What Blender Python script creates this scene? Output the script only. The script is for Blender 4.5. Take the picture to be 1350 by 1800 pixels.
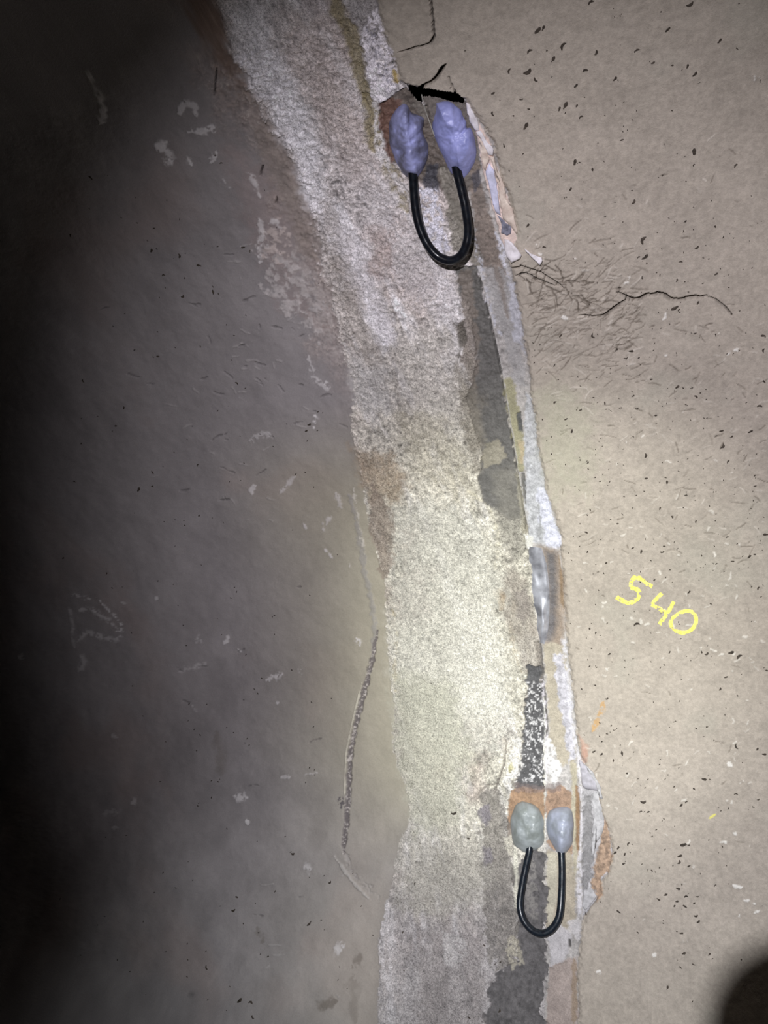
import bpy, math, random
import numpy as np
from mathutils import Matrix, Vector

for o in list(bpy.data.objects):
    bpy.data.objects.remove(o)
sc = bpy.context.scene
COL = sc.collection

# ------------------------------------------------------------------ camera
# A concrete pipe of 1 m inner radius runs along world X; its joint is the ring x = 0.
R = 1.0
FPX = 1352.0
CAM = np.array([0.29164, -0.19545, 0.30219])
YAW, PITCH, ROLL = 0.43933, 0.10534, 0.00348

def rot(y, p, r):
    cy, sy, cp, sp, cr, sr = math.cos(y), math.sin(y), math.cos(p), math.sin(p), math.cos(r), math.sin(r)
    return np.array([[cy, -sy, 0], [sy, cy, 0], [0, 0, 1]]) @ np.array([[1, 0, 0], [0, cp, -sp], [0, sp, cp]]) @ np.array([[cr, 0, sr], [0, 1, 0], [-sr, 0, cr]])
M = rot(YAW, PITCH, ROLL)          # columns: right, forward, up

cd = bpy.data.cameras.new('camera')
cam = bpy.data.objects.new('camera', cd)
COL.objects.link(cam)
cd.sensor_fit = 'HORIZONTAL'
cd.sensor_width = 36.0
cd.lens = 36.0 * FPX / 1350.0
cd.clip_start = 0.002
mw = Matrix.Identity(4)
for i in range(3):
    mw[i][0], mw[i][1], mw[i][2], mw[i][3] = M[i, 0], M[i, 2], -M[i, 1], CAM[i]
cam.matrix_world = mw
sc.camera = cam

def at(p, h=0.0):
    """point(s) of the pipe wall (raised h metres off it) read off the photograph at pixel p"""
    p = np.atleast_2d(np.asarray(p, float))
    d = np.stack([(p[:, 0] - 675) / FPX, np.ones(len(p)), -(p[:, 1] - 900) / FPX], 1) @ M.T
    r = R - np.asarray(h, float)
    a = d[:, 1] ** 2 + d[:, 2] ** 2
    b = CAM[1] * d[:, 1] + CAM[2] * d[:, 2]
    c = CAM[1] ** 2 + CAM[2] ** 2 - r * r
    t = (-b + np.sqrt(np.maximum(b * b - a * c, 0))) / a
    return CAM + t[:, None] * d

def ab(p):
    """the same as surface coordinates: metres along the pipe, metres around it"""
    P = at(p)
    return np.stack([P[:, 0], R * np.arctan2(P[:, 2], P[:, 1])], 1)

def world_of(v):                    # camera-relative (right, forward, up) to world
    return CAM + M @ np.array(v, float)

# ------------------------------------------------------------------ light
w = bpy.data.worlds.new('world')
sc.world = w
w.use_nodes = True
w.node_tree.nodes['Background'].inputs[0].default_value = (0, 0, 0, 1)
w.node_tree.nodes['Background'].inputs[1].default_value = 0.0

LAMP = world_of((-0.10, -0.15, 0.12))

def spot(name, px, power, col, angle, blend, size):
    d = bpy.data.lights.new(name, 'SPOT')
    d.energy = power
    d.color = col
    d.spot_size = math.radians(angle)
    d.spot_blend = blend
    d.shadow_soft_size = size
    o = bpy.data.objects.new(name, d)
    COL.objects.link(o)
    o.location = LAMP
    o.rotation_euler = (Vector(at(px)[0]) - Vector(LAMP)).to_track_quat('-Z', 'Y').to_euler()
    return o
spot('headlamp_spill', (929.3, 951.7), 58.0, (0.95, 0.925, 0.985), 74.0, 0.90, 0.0032)
spot('headlamp_core', (974.6, 1094.9), 74.0, (0.95, 1.0, 0.91), 33.9, 1.0, 0.0032)
spot('headlamp_low_beam', (965.1, 2057.3), 54.0, (0.925, 0.97, 1.0), 61.6, 0.94, 0.0032)

vs = sc.view_settings
vs.view_transform = 'Standard'
vs.look = 'None'
vs.exposure = 0.0
vs.gamma = 1.0
vs.use_curve_mapping = False

# ------------------------------------------------------------------ noise and fields
def _h(ix, iy, seed):
    n = (ix.astype(np.int64) * 374761393 + iy.astype(np.int64) * 668265263 + seed * 1442695041) & 0x7fffffff
    n = ((n ^ (n >> 13)) * 1274126177) & 0x7fffffff
    n = ((n ^ (n >> 15)) * 2246822519) & 0x7fffffff
    return ((n ^ (n >> 16)) & 0xffff).astype(np.float32) / 65535.0

def vnoise(x, y, seed=0):
    ix, iy = np.floor(x), np.floor(y)
    fx, fy = (x - ix).astype(np.float32), (y - iy).astype(np.float32)
    fx = fx * fx * (3 - 2 * fx)
    fy = fy * fy * (3 - 2 * fy)
    a, b = _h(ix, iy, seed), _h(ix + 1, iy, seed)
    c, d = _h(ix, iy + 1, seed), _h(ix + 1, iy + 1, seed)
    return (a + (b - a) * fx) * (1 - fy) + (c + (d - c) * fx) * fy

def fbm(x, y, s, oct=4, seed=0, gain=0.5):
    """fractal noise about 0, roughly -1..1; s = size of the largest feature in metres"""
    t, amp, tot = 0, 1.0, 0.0
    cs, sn = math.cos(0.6), math.sin(0.6)
    x, y = x / s, y / s
    for k in range(oct):
        t = t + amp * (vnoise(x, y, seed + k * 17) * 2 - 1)
        tot += amp
        amp *= gain
        x, y = (x * cs - y * sn) * 2.03, (x * sn + y * cs) * 2.03
    return t / tot * 1.6

def sm(e0, e1, x):
    t = np.clip((x - e0) / (e1 - e0), 0, 1)
    return t * t * (3 - 2 * t)

def lin(c):
    c = np.asarray(c, float) / 255.0
    return np.where(c < 0.04045, c / 12.92, ((c + 0.055) / 1.055) ** 2.4)

# grid over the pipe wall: fine where the photograph looks, coarse beyond
def spread(lo, hi, vals, g=1.25, smax=0.12):
    vals = np.sort(np.unique(vals))
    out = list(vals)
    s = vals[1] - vals[0]
    p = vals[0]
    pre = []
    while p > lo:
        s = min(s * g, smax)
        p -= s
        pre.append(p)
    s = vals[-1] - vals[-2]
    p = vals[-1]
    post = []
    while p < hi:
        s = min(s * g, smax)
        p += s
        post.append(p)
    return np.array(pre[::-1] + out + post)

cpx = np.concatenate([np.arange(-60, 360, 3.2), np.arange(360, 1085, 1.4), np.arange(1085, 1420, 1.55)])
rpx = np.arange(-60, 1860, 1.5)
ca = spread(-2.6, 1.8, ab(np.stack([cpx, np.full(len(cpx), 900.0)], 1))[:, 0])
rb = spread(-2.2, 2.6, ab(np.stack([np.full(len(rpx), 880.0), rpx], 1))[:, 1])
NA, NB = len(ca), len(rb)
A, B = np.meshgrid(ca, rb)                      # [row, col]
A = A.astype(np.float64)
B = B.astype(np.float64)
H = np.zeros(A.shape, np.float32)               # height off the wall, towards the pipe axis
COLR = np.zeros(A.shape + (3,), np.float32)
MET = np.zeros(A.shape, np.float32)
RGH = np.full(A.shape, 0.85, np.float32)
ZONE = np.zeros(A.shape, np.int8)               # 0 left wall 1 mortar 2 left ring 3 right ring 4 right wall

def curve(pts):
    q = ab(pts)
    o = np.argsort(q[:, 1])
    return lambda b: np.interp(b, q[o, 1], q[o, 0])

def window(q, pad):
    i0 = max(np.searchsorted(rb, q[:, 1].min() - pad) - 1, 0)
    i1 = min(np.searchsorted(rb, q[:, 1].max() + pad) + 1, NB)
    j0 = max(np.searchsorted(ca, q[:, 0].min() - pad) - 1, 0)
    j1 = min(np.searchsorted(ca, q[:, 0].max() + pad) + 1, NA)
    return slice(i0, i1), slice(j0, j1)

def segdist(x, y, q, closed):
    best = np.full(x.shape, 1e9)
    par = np.zeros(x.shape)
    n = len(q)
    m = n if closed else n - 1
    for k in range(m):
        p0, p1 = q[k], q[(k + 1) % n]
        e = p1 - p0
        L = e @ e + 1e-12
        t = np.clip(((x - p0[0]) * e[0] + (y - p0[1]) * e[1]) / L, 0, 1)
        d = np.hypot(x - p0[0] - t * e[0], y - p0[1] - t * e[1])
        u = d < best
        best = np.where(u, d, best)
        par = np.where(u, (k + t) / m, par)
    return best, par

def inside(x, y, q):
    c = np.zeros(x.shape, bool)
    n = len(q)
    for k in range(n):
        (x0, y0), (x1, y1) = q[k], q[(k + 1) % n]
        if y0 == y1:
            continue
        c ^= ((y0 > y) != (y1 > y)) & (x < (x1 - x0) * (y - y0) / (y1 - y0) + x0)
    return c

_seed = [100]
def polymask(pts, feather=0.004, rag=0.004, ragsize=0.012, pad=0.03):
    q = ab(pts)
    s = window(q, pad)
    x, y = A[s], B[s]
    d, _ = segdist(x, y, q, True)
    d = np.where(inside(x, y, q), d, -d)
    _seed[0] += 7
    d = d + rag * fbm(x, y, ragsize, 4, _seed[0], 0.6) + min(rag, 0.004) * 0.35 * fbm(x, y, 0.0035, 2, _seed[0] + 3)
    if feather <= 0.006:
        feather *= 0.45
    return s, sm(-feather, feather, d), d

def tint(s, m, c, mott=0.18, size=0.01, seed=None):
    """lay a colour (photo sRGB at light factor already divided out) over a window"""
    _seed[0] += 7
    x, y = A[s], B[s]
    n = 1 + mott * fbm(x, y, size, 4, _seed[0], 0.6)
    COLR[s] = COLR[s] * (1 - m[..., None]) + (np.asarray(c, np.float32) * n[..., None]) * m[..., None]

def patch(pts, c, alpha=1.0, feather=0.004, rag=0.004, ragsize=0.012, mott=0.18, size=0.01, h=None, zone=None, met=None, rough=None, holes=0.0, hsize=0.004):
    s, m, d = polymask(pts, feather, rag, ragsize)
    m = m * alpha
    if holes:
        _seed[0] += 3
        m = m * sm(holes - 0.25, holes + 0.25, fbm(A[s], B[s], hsize, 3, _seed[0], 0.6) + 0.5)
    tint(s, m, c, mott, size)
    if h is not None:
        H[s] += (h * m).astype(np.float32)
    if zone is not None:
        z = ZONE[s]
        z[d > 0] = zone
    if met is not None:
        MET[s] = MET[s] * (1 - m) + met * m
    if rough is not None:
        RGH[s] = RGH[s] * (1 - m) + rough * m
    return s, m

def stroke(pts, wpx, c=None, alpha=1.0, h=0.0, feather=0.5, taper=True, rag=0.0, bsize=0.006, broken=0.0):
    """a line of width wpx pixels: a groove (h < 0), a ridge, or a stain"""
    q = ab(pts)
    mm = 0.00078
    wd = wpx * mm * 0.5
    s = window(q, wd * 2.5 + 0.004)
    x, y = A[s], B[s]
    d, t = segdist(x, y, q, False)
    _seed[0] += 5
    if rag:
        d = d + rag * mm * fbm(x, y, 0.008, 3, _seed[0], 0.6)
    ww = wd * (np.clip(np.minimum(t, 1 - t) * 6 + 0.25, 0, 1) if taper else 1.0)
    m = 1 - sm(ww * (1 - feather), ww * (1 + feather), d)
    if broken:
        m = m * sm(broken - 0.2, broken + 0.2, fbm(x, y, bsize, 3, _seed[0] + 2, 0.6) + 0.5)
    if c is not None:
        tint(s, m * alpha, c, 0.12)
    if h:
        H[s] += (h * m).astype(np.float32)

# ------------------------------------------------------------------ traced boundaries of the joint
MORTAR_L = [(340, -60), (375, 0), (390, 50), (415, 100), (440, 150), (470, 200), (500, 250), (525, 300), (540, 350), (555, 400), (568, 450), (580, 500), (595, 560), (600, 600), (612, 650), (618, 700), (618, 750), (625, 800), (640, 850), (645, 900), (655, 950), (672, 1000), (678, 1050), (680, 1100), (685, 1150), (690, 1200), (692, 1250), (688, 1300), (695, 1350), (712, 1380), (722, 1420), (718, 1450), (702, 1480), (696, 1500), (692, 1550), (677, 1600), (668, 1650), (670, 1700), (665, 1800), (664, 1860)]
SEAM = [(738, 100), (752, 170), (775, 250), (800, 340), (838, 470), (868, 600), (890, 720), (908, 830), (924, 920), (937, 1010), (948, 1120), (955, 1250), (958, 1400), (960, 1500), (960, 1600), (959, 1700), (957, 1800), (956, 1860)]
WALL_R = [(640, -60), (662, 0), (672, 50), (688, 100), (704, 145), (815, 172), (835, 200), (862, 245), (872, 285), (890, 340), (904, 385), (908, 415), (896, 455), (900, 480), (906, 510), (915, 560), (925, 620), (932, 680), (938, 720), (945, 780), (955, 830), (962, 870), (975, 900), (983, 930), (988, 980), (990, 1020), (995, 1100), (1003, 1180), (1010, 1250), (1014, 1290), (1018, 1325), (1030, 1345), (1050, 1390), (1058, 1430), (1071, 1460), (1076, 1500), (1070, 1535), (1056, 1548), (1056, 1570), (1040, 1590), (1028, 1610), (1020, 1640), (1017, 1680), (1016, 1800), (1016, 1860)]
fL, fS, fR = curve(MORTAR_L), curve(SEAM), curve(WALL_R)

def bpix(y):                                    # height around the pipe at photo row y by the joint
    return ab([(np.interp(y, [s[1] for s in SEAM], [s[0] for s in SEAM]), y)])[0, 1]

# shared noise
N_big = fbm(A, B, 0.22, 4, 1)
N_mid = fbm(A, B, 0.05, 4, 2)
N_sml = fbm(A, B, 0.012, 4, 3, 0.6)
N_tin = fbm(A, B, 0.004, 2, 4, 0.6)
N_edge = fbm(A, B, 0.03, 5, 5, 0.62)
N_rip = fbm(A * 1.0, B * 3.0, 0.03, 3, 6)

yy0 = np.interp(B, [bpix(y) for y in range(1860, -61, -20)], list(range(1860, -61, -20)))
N_flow = fbm(A * 2.6 + B * 0.5, B * 0.55, 0.06, 5, 71, 0.6)       # streaks running down the band
N_wr = 1 - np.abs(fbm(A, B, 0.010, 3, 72, 0.6)) * 2.2             # wrinkles
N_wr2 = 1 - np.abs(fbm(A, B, 0.0052, 2, 73, 0.6)) * 2.0
soft = sm(800, 500, yy0)                                          # the upper band has no clean edge
dL = A - fL(B) + (0.005 + 0.008 * soft) * N_edge + (0.002 + 0.003 * soft) * N_tin
dS = A - fS(B)
dR = A - fR(B) + 0.0022 * N_edge + 0.0016 * N_tin
yy = np.interp(B, [bpix(y) for y in range(1860, -61, -20)], list(range(1860, -61, -20)))   # photo row beside the joint

# left wall
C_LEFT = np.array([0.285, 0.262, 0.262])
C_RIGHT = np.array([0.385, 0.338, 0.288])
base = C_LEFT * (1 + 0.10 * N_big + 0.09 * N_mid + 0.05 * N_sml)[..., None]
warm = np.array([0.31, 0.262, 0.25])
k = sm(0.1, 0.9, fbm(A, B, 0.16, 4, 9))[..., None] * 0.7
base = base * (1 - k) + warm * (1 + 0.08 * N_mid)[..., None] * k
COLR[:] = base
H += (0.0011 * N_mid + 0.00035 * N_sml + 0.0025 * N_big).astype(np.float32)

# tan wash on the left wall beside the lower band
near = sm(-0.34, 0.02, dL) * sm(640, 900, yy) * (1 - 0.6 * sm(1380, 1600, yy))
wash = np.array([0.40, 0.365, 0.285]) * (1 + 0.05 * N_mid + 0.04 * N_sml)[..., None]
COLR[:] = COLR * (1 - 0.95 * near[..., None]) + wash * 0.95 * near[..., None]
low = sm(1350, 1650, yy) * (1 - sm(-0.02, 0, dL))
COLR[:] = COLR * (1 + 0.10 * low * (1 + 0.6 * N_mid))[..., None]
# gritty brown fringe left of the upper band
fr = sm(-0.075, -0.005, dL + 0.02 * N_edge) * sm(760, 480, yy)
frc = np.array([0.30, 0.245, 0.225]) * (1 + 0.2 * N_sml + 0.22 * N_tin + 0.25 * np.clip(N_wr2, -0.5, 1))[..., None]
COLR[:] = COLR * (1 - 0.75 * fr[..., None]) + frc * 0.75 * fr[..., None]
H += (fr * (0.0006 * N_wr + 0.0005 * N_tin)).astype(np.float32)
crumb = fr * sm(0.75, 1.0, N_wr) * sm(0.1, 0.7, N_mid + 0.4)
COLR[:] = COLR * (1 - 0.6 * crumb[..., None]) + np.array([0.62, 0.55, 0.50]) * 0.6 * crumb[..., None]

# mortar band
mB = sm(-0.0012 - 0.004 * soft, 0.0016 + 0.004 * soft, dL)
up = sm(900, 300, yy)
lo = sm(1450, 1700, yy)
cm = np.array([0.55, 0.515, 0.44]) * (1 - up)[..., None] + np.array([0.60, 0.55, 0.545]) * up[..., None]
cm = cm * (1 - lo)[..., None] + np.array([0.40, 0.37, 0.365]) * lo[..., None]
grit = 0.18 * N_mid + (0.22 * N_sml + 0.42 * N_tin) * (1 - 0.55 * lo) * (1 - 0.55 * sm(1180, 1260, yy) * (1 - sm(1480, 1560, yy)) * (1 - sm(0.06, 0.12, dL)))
cm = cm * (1 + grit + up * (0.10 * N_wr + 0.16 * N_wr2 - 0.06))[..., None]
pink = sm(0.25, 0.9, fbm(A, B * 0.6, 0.06, 4, 21))[..., None] * 0.55
cm = cm * (1 - pink) + (np.array([0.36, 0.285, 0.25]) * (1 - up)[..., None] + np.array([0.50, 0.415, 0.385]) * up[..., None]) * (1 + 0.25 * N_sml + 0.35 * N_tin)[..., None] * pink * (1 - 0.7 * lo[..., None]) + cm * pink * 0.7 * lo[..., None]
dust = (sm(0.15, 0.75, N_flow) * (0.25 + 0.55 * up))[..., None]
cm = cm * (1 - dust) + np.array([0.84, 0.81, 0.83]) * (1 + 0.22 * N_sml + 0.3 * N_tin + 0.12 * N_wr2)[..., None] * dust
dk = sm(0.35, 0.95, fbm(A * 1.6, B * 0.4, 0.05, 4, 41))[..., None] * 0.5
cm = cm * (1 - dk) + np.array([0.26, 0.235, 0.215]) * (1 + 0.3 * N_sml + 0.3 * N_tin)[..., None] * dk
calm = sm(1150, 1250, yy) * (1 - sm(1500, 1600, yy)) * sm(0.10, 0.06, dL)
crust = mB * (1 - sm(0.0, 0.035, dL)) * sm(0.2, 0.8, N_wr) * (0.3 + 0.7 * sm(1000, 650, yy))
cm = cm * (1 - 0.6 * crust[..., None]) + np.array([0.64, 0.575, 0.53]) * 0.6 * crust[..., None]
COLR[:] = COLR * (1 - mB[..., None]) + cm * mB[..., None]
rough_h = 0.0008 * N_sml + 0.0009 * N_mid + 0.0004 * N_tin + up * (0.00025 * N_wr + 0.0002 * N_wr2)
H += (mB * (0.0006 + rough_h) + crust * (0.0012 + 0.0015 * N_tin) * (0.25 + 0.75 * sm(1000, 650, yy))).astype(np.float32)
ZONE[dL > 0] = 1

# right ring strip between the seam and the right wall
mS = sm(-0.0004, 0.0008, dS) * sm(130, 175, yy)
streak = fbm(A * 5, B * 0.35, 0.03, 4, 51, 0.6)
cr = np.array([0.47, 0.44, 0.42]) * (1 + 0.22 * N_sml + 0.25 * N_tin + 0.15 * streak)[..., None]
COLR[:] = COLR * (1 - mS[..., None]) + cr * mS[..., None]
H -= (mS * (0.0015 + rough_h * 0.6)).astype(np.float32)
ZONE[(dS > 0) & (yy > 150)] = 3

# right wall
mR = sm(-0.0006, 0.0008, dR)
crr = C_RIGHT * (1 + 0.05 * N_big + 0.05 * N_mid + 0.05 * N_sml + 0.10 * N_tin)[..., None]
gr = sm(0.2, 0.9, fbm(A, B, 0.12, 4, 61))[..., None] * 0.35
crr = crr * (1 - gr) + np.array([0.36, 0.345, 0.29]) * (1 + 0.05 * N_sml)[..., None] * gr
COLR[:] = COLR * (1 - mR[..., None]) + crr * mR[..., None]
hR = 0.0045 + 0.0008 * N_mid + 0.0004 * N_sml + 0.0015 * N_big - 0.003 * (1 - sm(0, 0.006, dR))
H[:] = H * (1 - mR) + mR * hR
H[:] = H.astype(np.float32)
ZONE[dR > 0] = 4

# ------------------------------------------------------------------ patches of the joint, from top to bottom
D2 = lambda *p: list(p)
V_WHITE = (0.80, 0.75, 0.80)
OLIVE = (0.27, 0.225, 0.13)
DARK = (0.085, 0.082, 0.080)
DARKB = (0.13, 0.115, 0.10)
RUST = (0.20, 0.115, 0.085)
ORANGE = (0.37, 0.235, 0.145)
BEIGE = (0.48, 0.43, 0.32)
# smooth grey tongue and white plaster at the top of the band
patch(D2((595, -40), (665, -40), (668, 20), (672, 50), (655, 110), (640, 130), (628, 60), (610, 20)), (0.38, 0.35, 0.35), 0.9)
patch(D2((640, 20), (668, 20), (690, 90), (703, 140), (690, 165), (668, 185), (655, 175), (642, 140), (640, 80)), V_WHITE, 0.92, rag=0.006, holes=0.25, mott=0.25, size=0.006, h=0.0012)
patch(D2((520, -40), (590, -40), (600, 20), (560, 40), (530, 20)), (0.36, 0.32, 0.33), 0.6, feather=0.012)
patch(D2((385, -40), (470, -40), (480, 60), (500, 130), (540, 220), (560, 300), (520, 260), (470, 170), (430, 90)), (0.82, 0.79, 0.82), 0.75, feather=0.015, rag=0.01, mott=0.3, size=0.006)
patch(D2((470, 140), (520, 150), (570, 250), (560, 320), (530, 300), (490, 220)), (0.74, 0.72, 0.74), 0.5, feather=0.015, rag=0.01, holes=0.3)
patch(D2((500, 20), (590, 40), (640, 150), (662, 280), (640, 330), (590, 290), (545, 180), (505, 90)), (0.50, 0.43, 0.41), 0.6, feather=0.012, rag=0.014, mott=0.3, size=0.006)
patch(D2((560, 130), (610, 160), (640, 240), (610, 260), (570, 200)), (0.50, 0.43, 0.40), 0.5, feather=0.01, rag=0.012, holes=0.3)
patch(D2((400, 20), (455, 30), (525, 180), (562, 300), (605, 380), (645, 480), (695, 605), (672, 622), (620, 525), (580, 430), (540, 350), (500, 260), (440, 150)), (0.82, 0.79, 0.82), 0.8, feather=0.010, rag=0.012, ragsize=0.02, mott=0.3, size=0.006)
patch(D2((560, 330), (590, 350), (620, 440), (640, 540), (615, 540), (585, 460)), (0.37, 0.325, 0.30), 0.6, feather=0.008, rag=0.01, mott=0.35, size=0.006)
patch(D2((640, 330), (690, 330), (740, 440), (790, 480), (795, 560), (740, 540), (690, 470), (650, 400)), (0.66, 0.63, 0.65), 0.55, feather=0.012, rag=0.014, holes=0.25, mott=0.3, size=0.005)
patch(D2((700, 440), (745, 450), (770, 500), (740, 520), (705, 490)), (0.34, 0.30, 0.285), 0.5, feather=0.01, rag=0.012, mott=0.4, size=0.005)
patch(D2((700, 600), (790, 580), (812, 660), (815, 760), (760, 760), (710, 690)), (0.50, 0.47, 0.43), 0.5, feather=0.015, rag=0.014, mott=0.4, size=0.005)
patch(D2((690, 720), (770, 730), (840, 860), (800, 880), (720, 820)), (0.46, 0.42, 0.33), 0.5, feather=0.015, rag=0.014, mott=0.4, size=0.004)
stroke(D2((820, 860), (850, 880), (870, 910), (876, 960), (868, 1010)), 7, (0.62, 0.57, 0.45), 0.7, h=0.0008, rag=5, broken=0.2)
stroke(D2((905, 1050), (898, 1100), (905, 1150), (918, 1180)), 6, (0.40, 0.34, 0.25), 0.5, rag=5)
stroke(D2((690, 1060), (700, 1120), (694, 1180), (700, 1230)), 6, (0.52, 0.42, 0.24), 0.6, rag=5, broken=0.2)
stroke(D2((738, 1650), (734, 1720), (730, 1790)), 4, (0.50, 0.47, 0.46), 0.6, h=0.0006, rag=3)
for x0_, y0_ in ((765, 330), (742, 360), (752, 400), (770, 415), (660, 90), (672, 120), (652, 60), (680, 140)):
    for k in range(9):
        stroke(D2((x0_ + (k * 7919 % 17) - 8, y0_ + (k * 104729 % 23) - 11), (x0_ + (k * 7919 % 17) - 7, y0_ + (k * 104729 % 23) - 5)), 2.2, (0.26, 0.25, 0.30), 0.7)
stroke(D2((575, -30), (590, 10), (612, 50), (625, 90), (636, 140), (642, 180)), 18, OLIVE, 0.85, h=-0.002, feather=0.5, rag=5)
stroke(D2((642, 170), (655, 200), (660, 240), (655, 265)), 22, OLIVE, 0.85, h=-0.002, feather=0.5, rag=6)
stroke(D2((675, 280), (690, 310), (705, 340), (716, 372)), 20, OLIVE, 0.8, h=-0.002, feather=0.5, rag=6)
stroke(D2((692, 120), (700, 145)), 8, (0.42, 0.30, 0.08), 0.9, rag=2)
# plaster around the upper assembly
patch(D2((655, 150), (672, 180), (676, 260), (690, 290), (718, 330), (722, 365), (705, 335), (668, 285), (660, 230)), (0.78, 0.74, 0.74), 0.85, holes=0.2)
patch(D2((640, 300), (700, 310), (722, 370), (735, 420), (760, 460), (800, 480), (805, 560), (770, 560), (700, 520), (640, 420), (620, 350)), (0.58, 0.53, 0.53), 0.6, feather=0.02, rag=0.012, holes=0.2, mott=0.3, size=0.006)
# the steel plates under the upper assembly
patch(D2((668, 182), (690, 168), (715, 152), (740, 176), (758, 205), (775, 250), (800, 338), (776, 335), (768, 322), (740, 320), (715, 300), (690, 282), (672, 240)), (0.17, 0.14, 0.12), 1.0, rag=0.002, feather=0.002, h=-0.004, zone=2, mott=0.3, size=0.008, rough=0.6)
patch(D2((667, 184), (690, 172), (712, 176), (700, 200), (686, 240), (690, 282), (676, 260), (668, 220)), (0.19, 0.105, 0.08), 0.95, rag=0.003)
patch(D2((725, 160), (742, 178), (752, 200), (745, 215), (728, 190)), (0.24, 0.22, 0.19), 0.6, rag=0.003)
patch(D2((748, 290), (770, 290), (770, 330), (756, 334), (745, 320)), (0.06, 0.06, 0.075), 0.9, rag=0.002)  # shade between the putty lumps, painted near-black on the steel
patch(D2((768, 300), (785, 290), (812, 340), (846, 470), (838, 475), (812, 420), (790, 360)), (0.26, 0.235, 0.20), 1.0, rag=0.003, zone=2, h=-0.0025, mott=0.3)
patch(D2((736, 325), (752, 330), (768, 334), (772, 360), (782, 400), (792, 440), (775, 452), (752, 430), (740, 380)), (0.72, 0.70, 0.78), 0.95, rag=0.004, holes=0.22, hsize=0.005, mott=0.25, size=0.004)
patch(D2((790, 340), (806, 360), (818, 420), (812, 445), (798, 440), (788, 400)), (0.25, 0.23, 0.195), 0.9, rag=0.004, mott=0.3)
patch(D2((741, 165), (763, 165), (815, 177), (832, 200), (842, 260), (842, 320), (835, 335), (805, 345), (778, 262), (758, 210)), (0.20, 0.175, 0.155), 1.0, rag=0.002, feather=0.002, h=-0.002, zone=3, mott=0.3)
patch(D2((824, 300), (838, 285), (850, 330), (858, 370), (880, 440), (896, 500), (880, 520), (850, 470), (838, 420), (830, 360)), (0.24, 0.195, 0.165), 0.92, rag=0.004, mott=0.4, size=0.006, zone=3)
patch(D2((828, 310), (840, 300), (845, 325), (836, 335)), (0.08, 0.08, 0.10), 0.8, rag=0.003)  # shade at the putty's lower right edge, painted dark
patch(D2((828, 400), (838, 430), (850, 470), (862, 520), (878, 590), (868, 580), (850, 520), (836, 460), (828, 430)), (0.62, 0.62, 0.68), 0.85, rag=0.004, holes=0.35)
patch(D2((872, 410), (884, 430), (892, 470), (902, 510), (896, 510), (884, 460)), (0.72, 0.72, 0.80), 0.8, rag=0.004, holes=0.25)
# plaster flake bed on the upper right
patch(D2((815, 176), (835, 205), (862, 248), (872, 288), (890, 342), (905, 390), (908, 418), (893, 440), (882, 420), (868, 370), (852, 310), (842, 260), (828, 205)), (0.62, 0.50, 0.45), 1.0, rag=0.001, feather=0.001, mott=0.25, zone=4, h=0.0015)
# exposed dark ring left of the seam
patch(D2((802, 470), (838, 468), (868, 600), (890, 720), (908, 830), (922, 905), (900, 915), (880, 905), (850, 880), (838, 850), (848, 800), (835, 760), (820, 700), (838, 650), (834, 600), (825, 540), (806, 520)), (0.155, 0.148, 0.138), 1.0, rag=0.003, feather=0.003, h=-0.0045, zone=2, mott=0.16, size=0.006, rough=0.7)
patch(D2((800, 470), (828, 475), (836, 560), (842, 640), (832, 680), (815, 640), (806, 590), (815, 540)), (0.235, 0.20, 0.17), 0.85, rag=0.006, feather=0.006)
patch(D2((800, 570), (815, 565), (818, 600), (810, 620), (803, 640), (806, 610)), (0.14, 0.125, 0.105), 0.9, rag=0.003, h=-0.003)
patch(D2((802, 640), (826, 640), (846, 720), (850, 780), (836, 840), (812, 760), (806, 700)), (0.24, 0.215, 0.175), 0.8, rag=0.008, feather=0.01, mott=0.3, size=0.005)
patch(D2((850, 775), (880, 780), (888, 800), (876, 820), (850, 822)), (0.34, 0.31, 0.24), 0.85, rag=0.006, feather=0.004)
patch(D2((862, 830), (900, 820), (922, 900), (925, 960), (905, 980), (880, 930)), (0.24, 0.225, 0.195), 0.75, rag=0.006, feather=0.012)
# right strip down to the bright weld
patch(D2((850, 470), (890, 470), (915, 600), (925, 680), (905, 680), (885, 600), (870, 560)), (0.40, 0.385, 0.38), 0.8, rag=0.004, feather=0.006)
stroke(D2((872, 470), (884, 520), (892, 560)), 9, (0.24, 0.20, 0.17), 0.7, rag=4)
patch(D2((890, 500), (904, 500), (916, 570), (922, 620), (906, 600)), (0.52, 0.52, 0.58), 0.7, rag=0.004)
patch(D2((878, 660), (902, 670), (916, 750), (922, 800), (920, 828), (910, 830), (900, 780), (890, 720)), (0.37, 0.345, 0.22), 0.95, rag=0.003, h=0.0015)
patch(D2((912, 775), (924, 780), (922, 815), (914, 815)), (0.50, 0.40, 0.26), 0.7, rag=0.003)
patch(D2((907, 727), (915, 725), (918, 760), (911, 758)), (0.10, 0.10, 0.10), 0.95, rag=0.001, feather=0.0015, h=-0.004)
patch(D2((916, 832), (922, 832), (925, 890), (918, 880)), (0.14, 0.135, 0.125), 0.95, rag=0.001, feather=0.0015, h=-0.003)
patch(D2((905, 835), (916, 835), (921, 900), (928, 955), (921, 950), (910, 880)), (0.34, 0.315, 0.25), 0.8, rag=0.003)
patch(D2((924, 690), (934, 700), (944, 780), (956, 840), (972, 900), (982, 935), (986, 980), (976, 970), (932, 950), (926, 890), (922, 800)), (0.50, 0.50, 0.52), 0.95, rag=0.003, mott=0.35, size=0.004)
patch(D2((940, 850), (956, 860), (972, 902), (982, 935), (984, 965), (960, 958), (950, 910)), (0.66, 0.66, 0.76), 0.9, rag=0.006, feather=0.006, mott=0.35, size=0.004)
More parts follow.
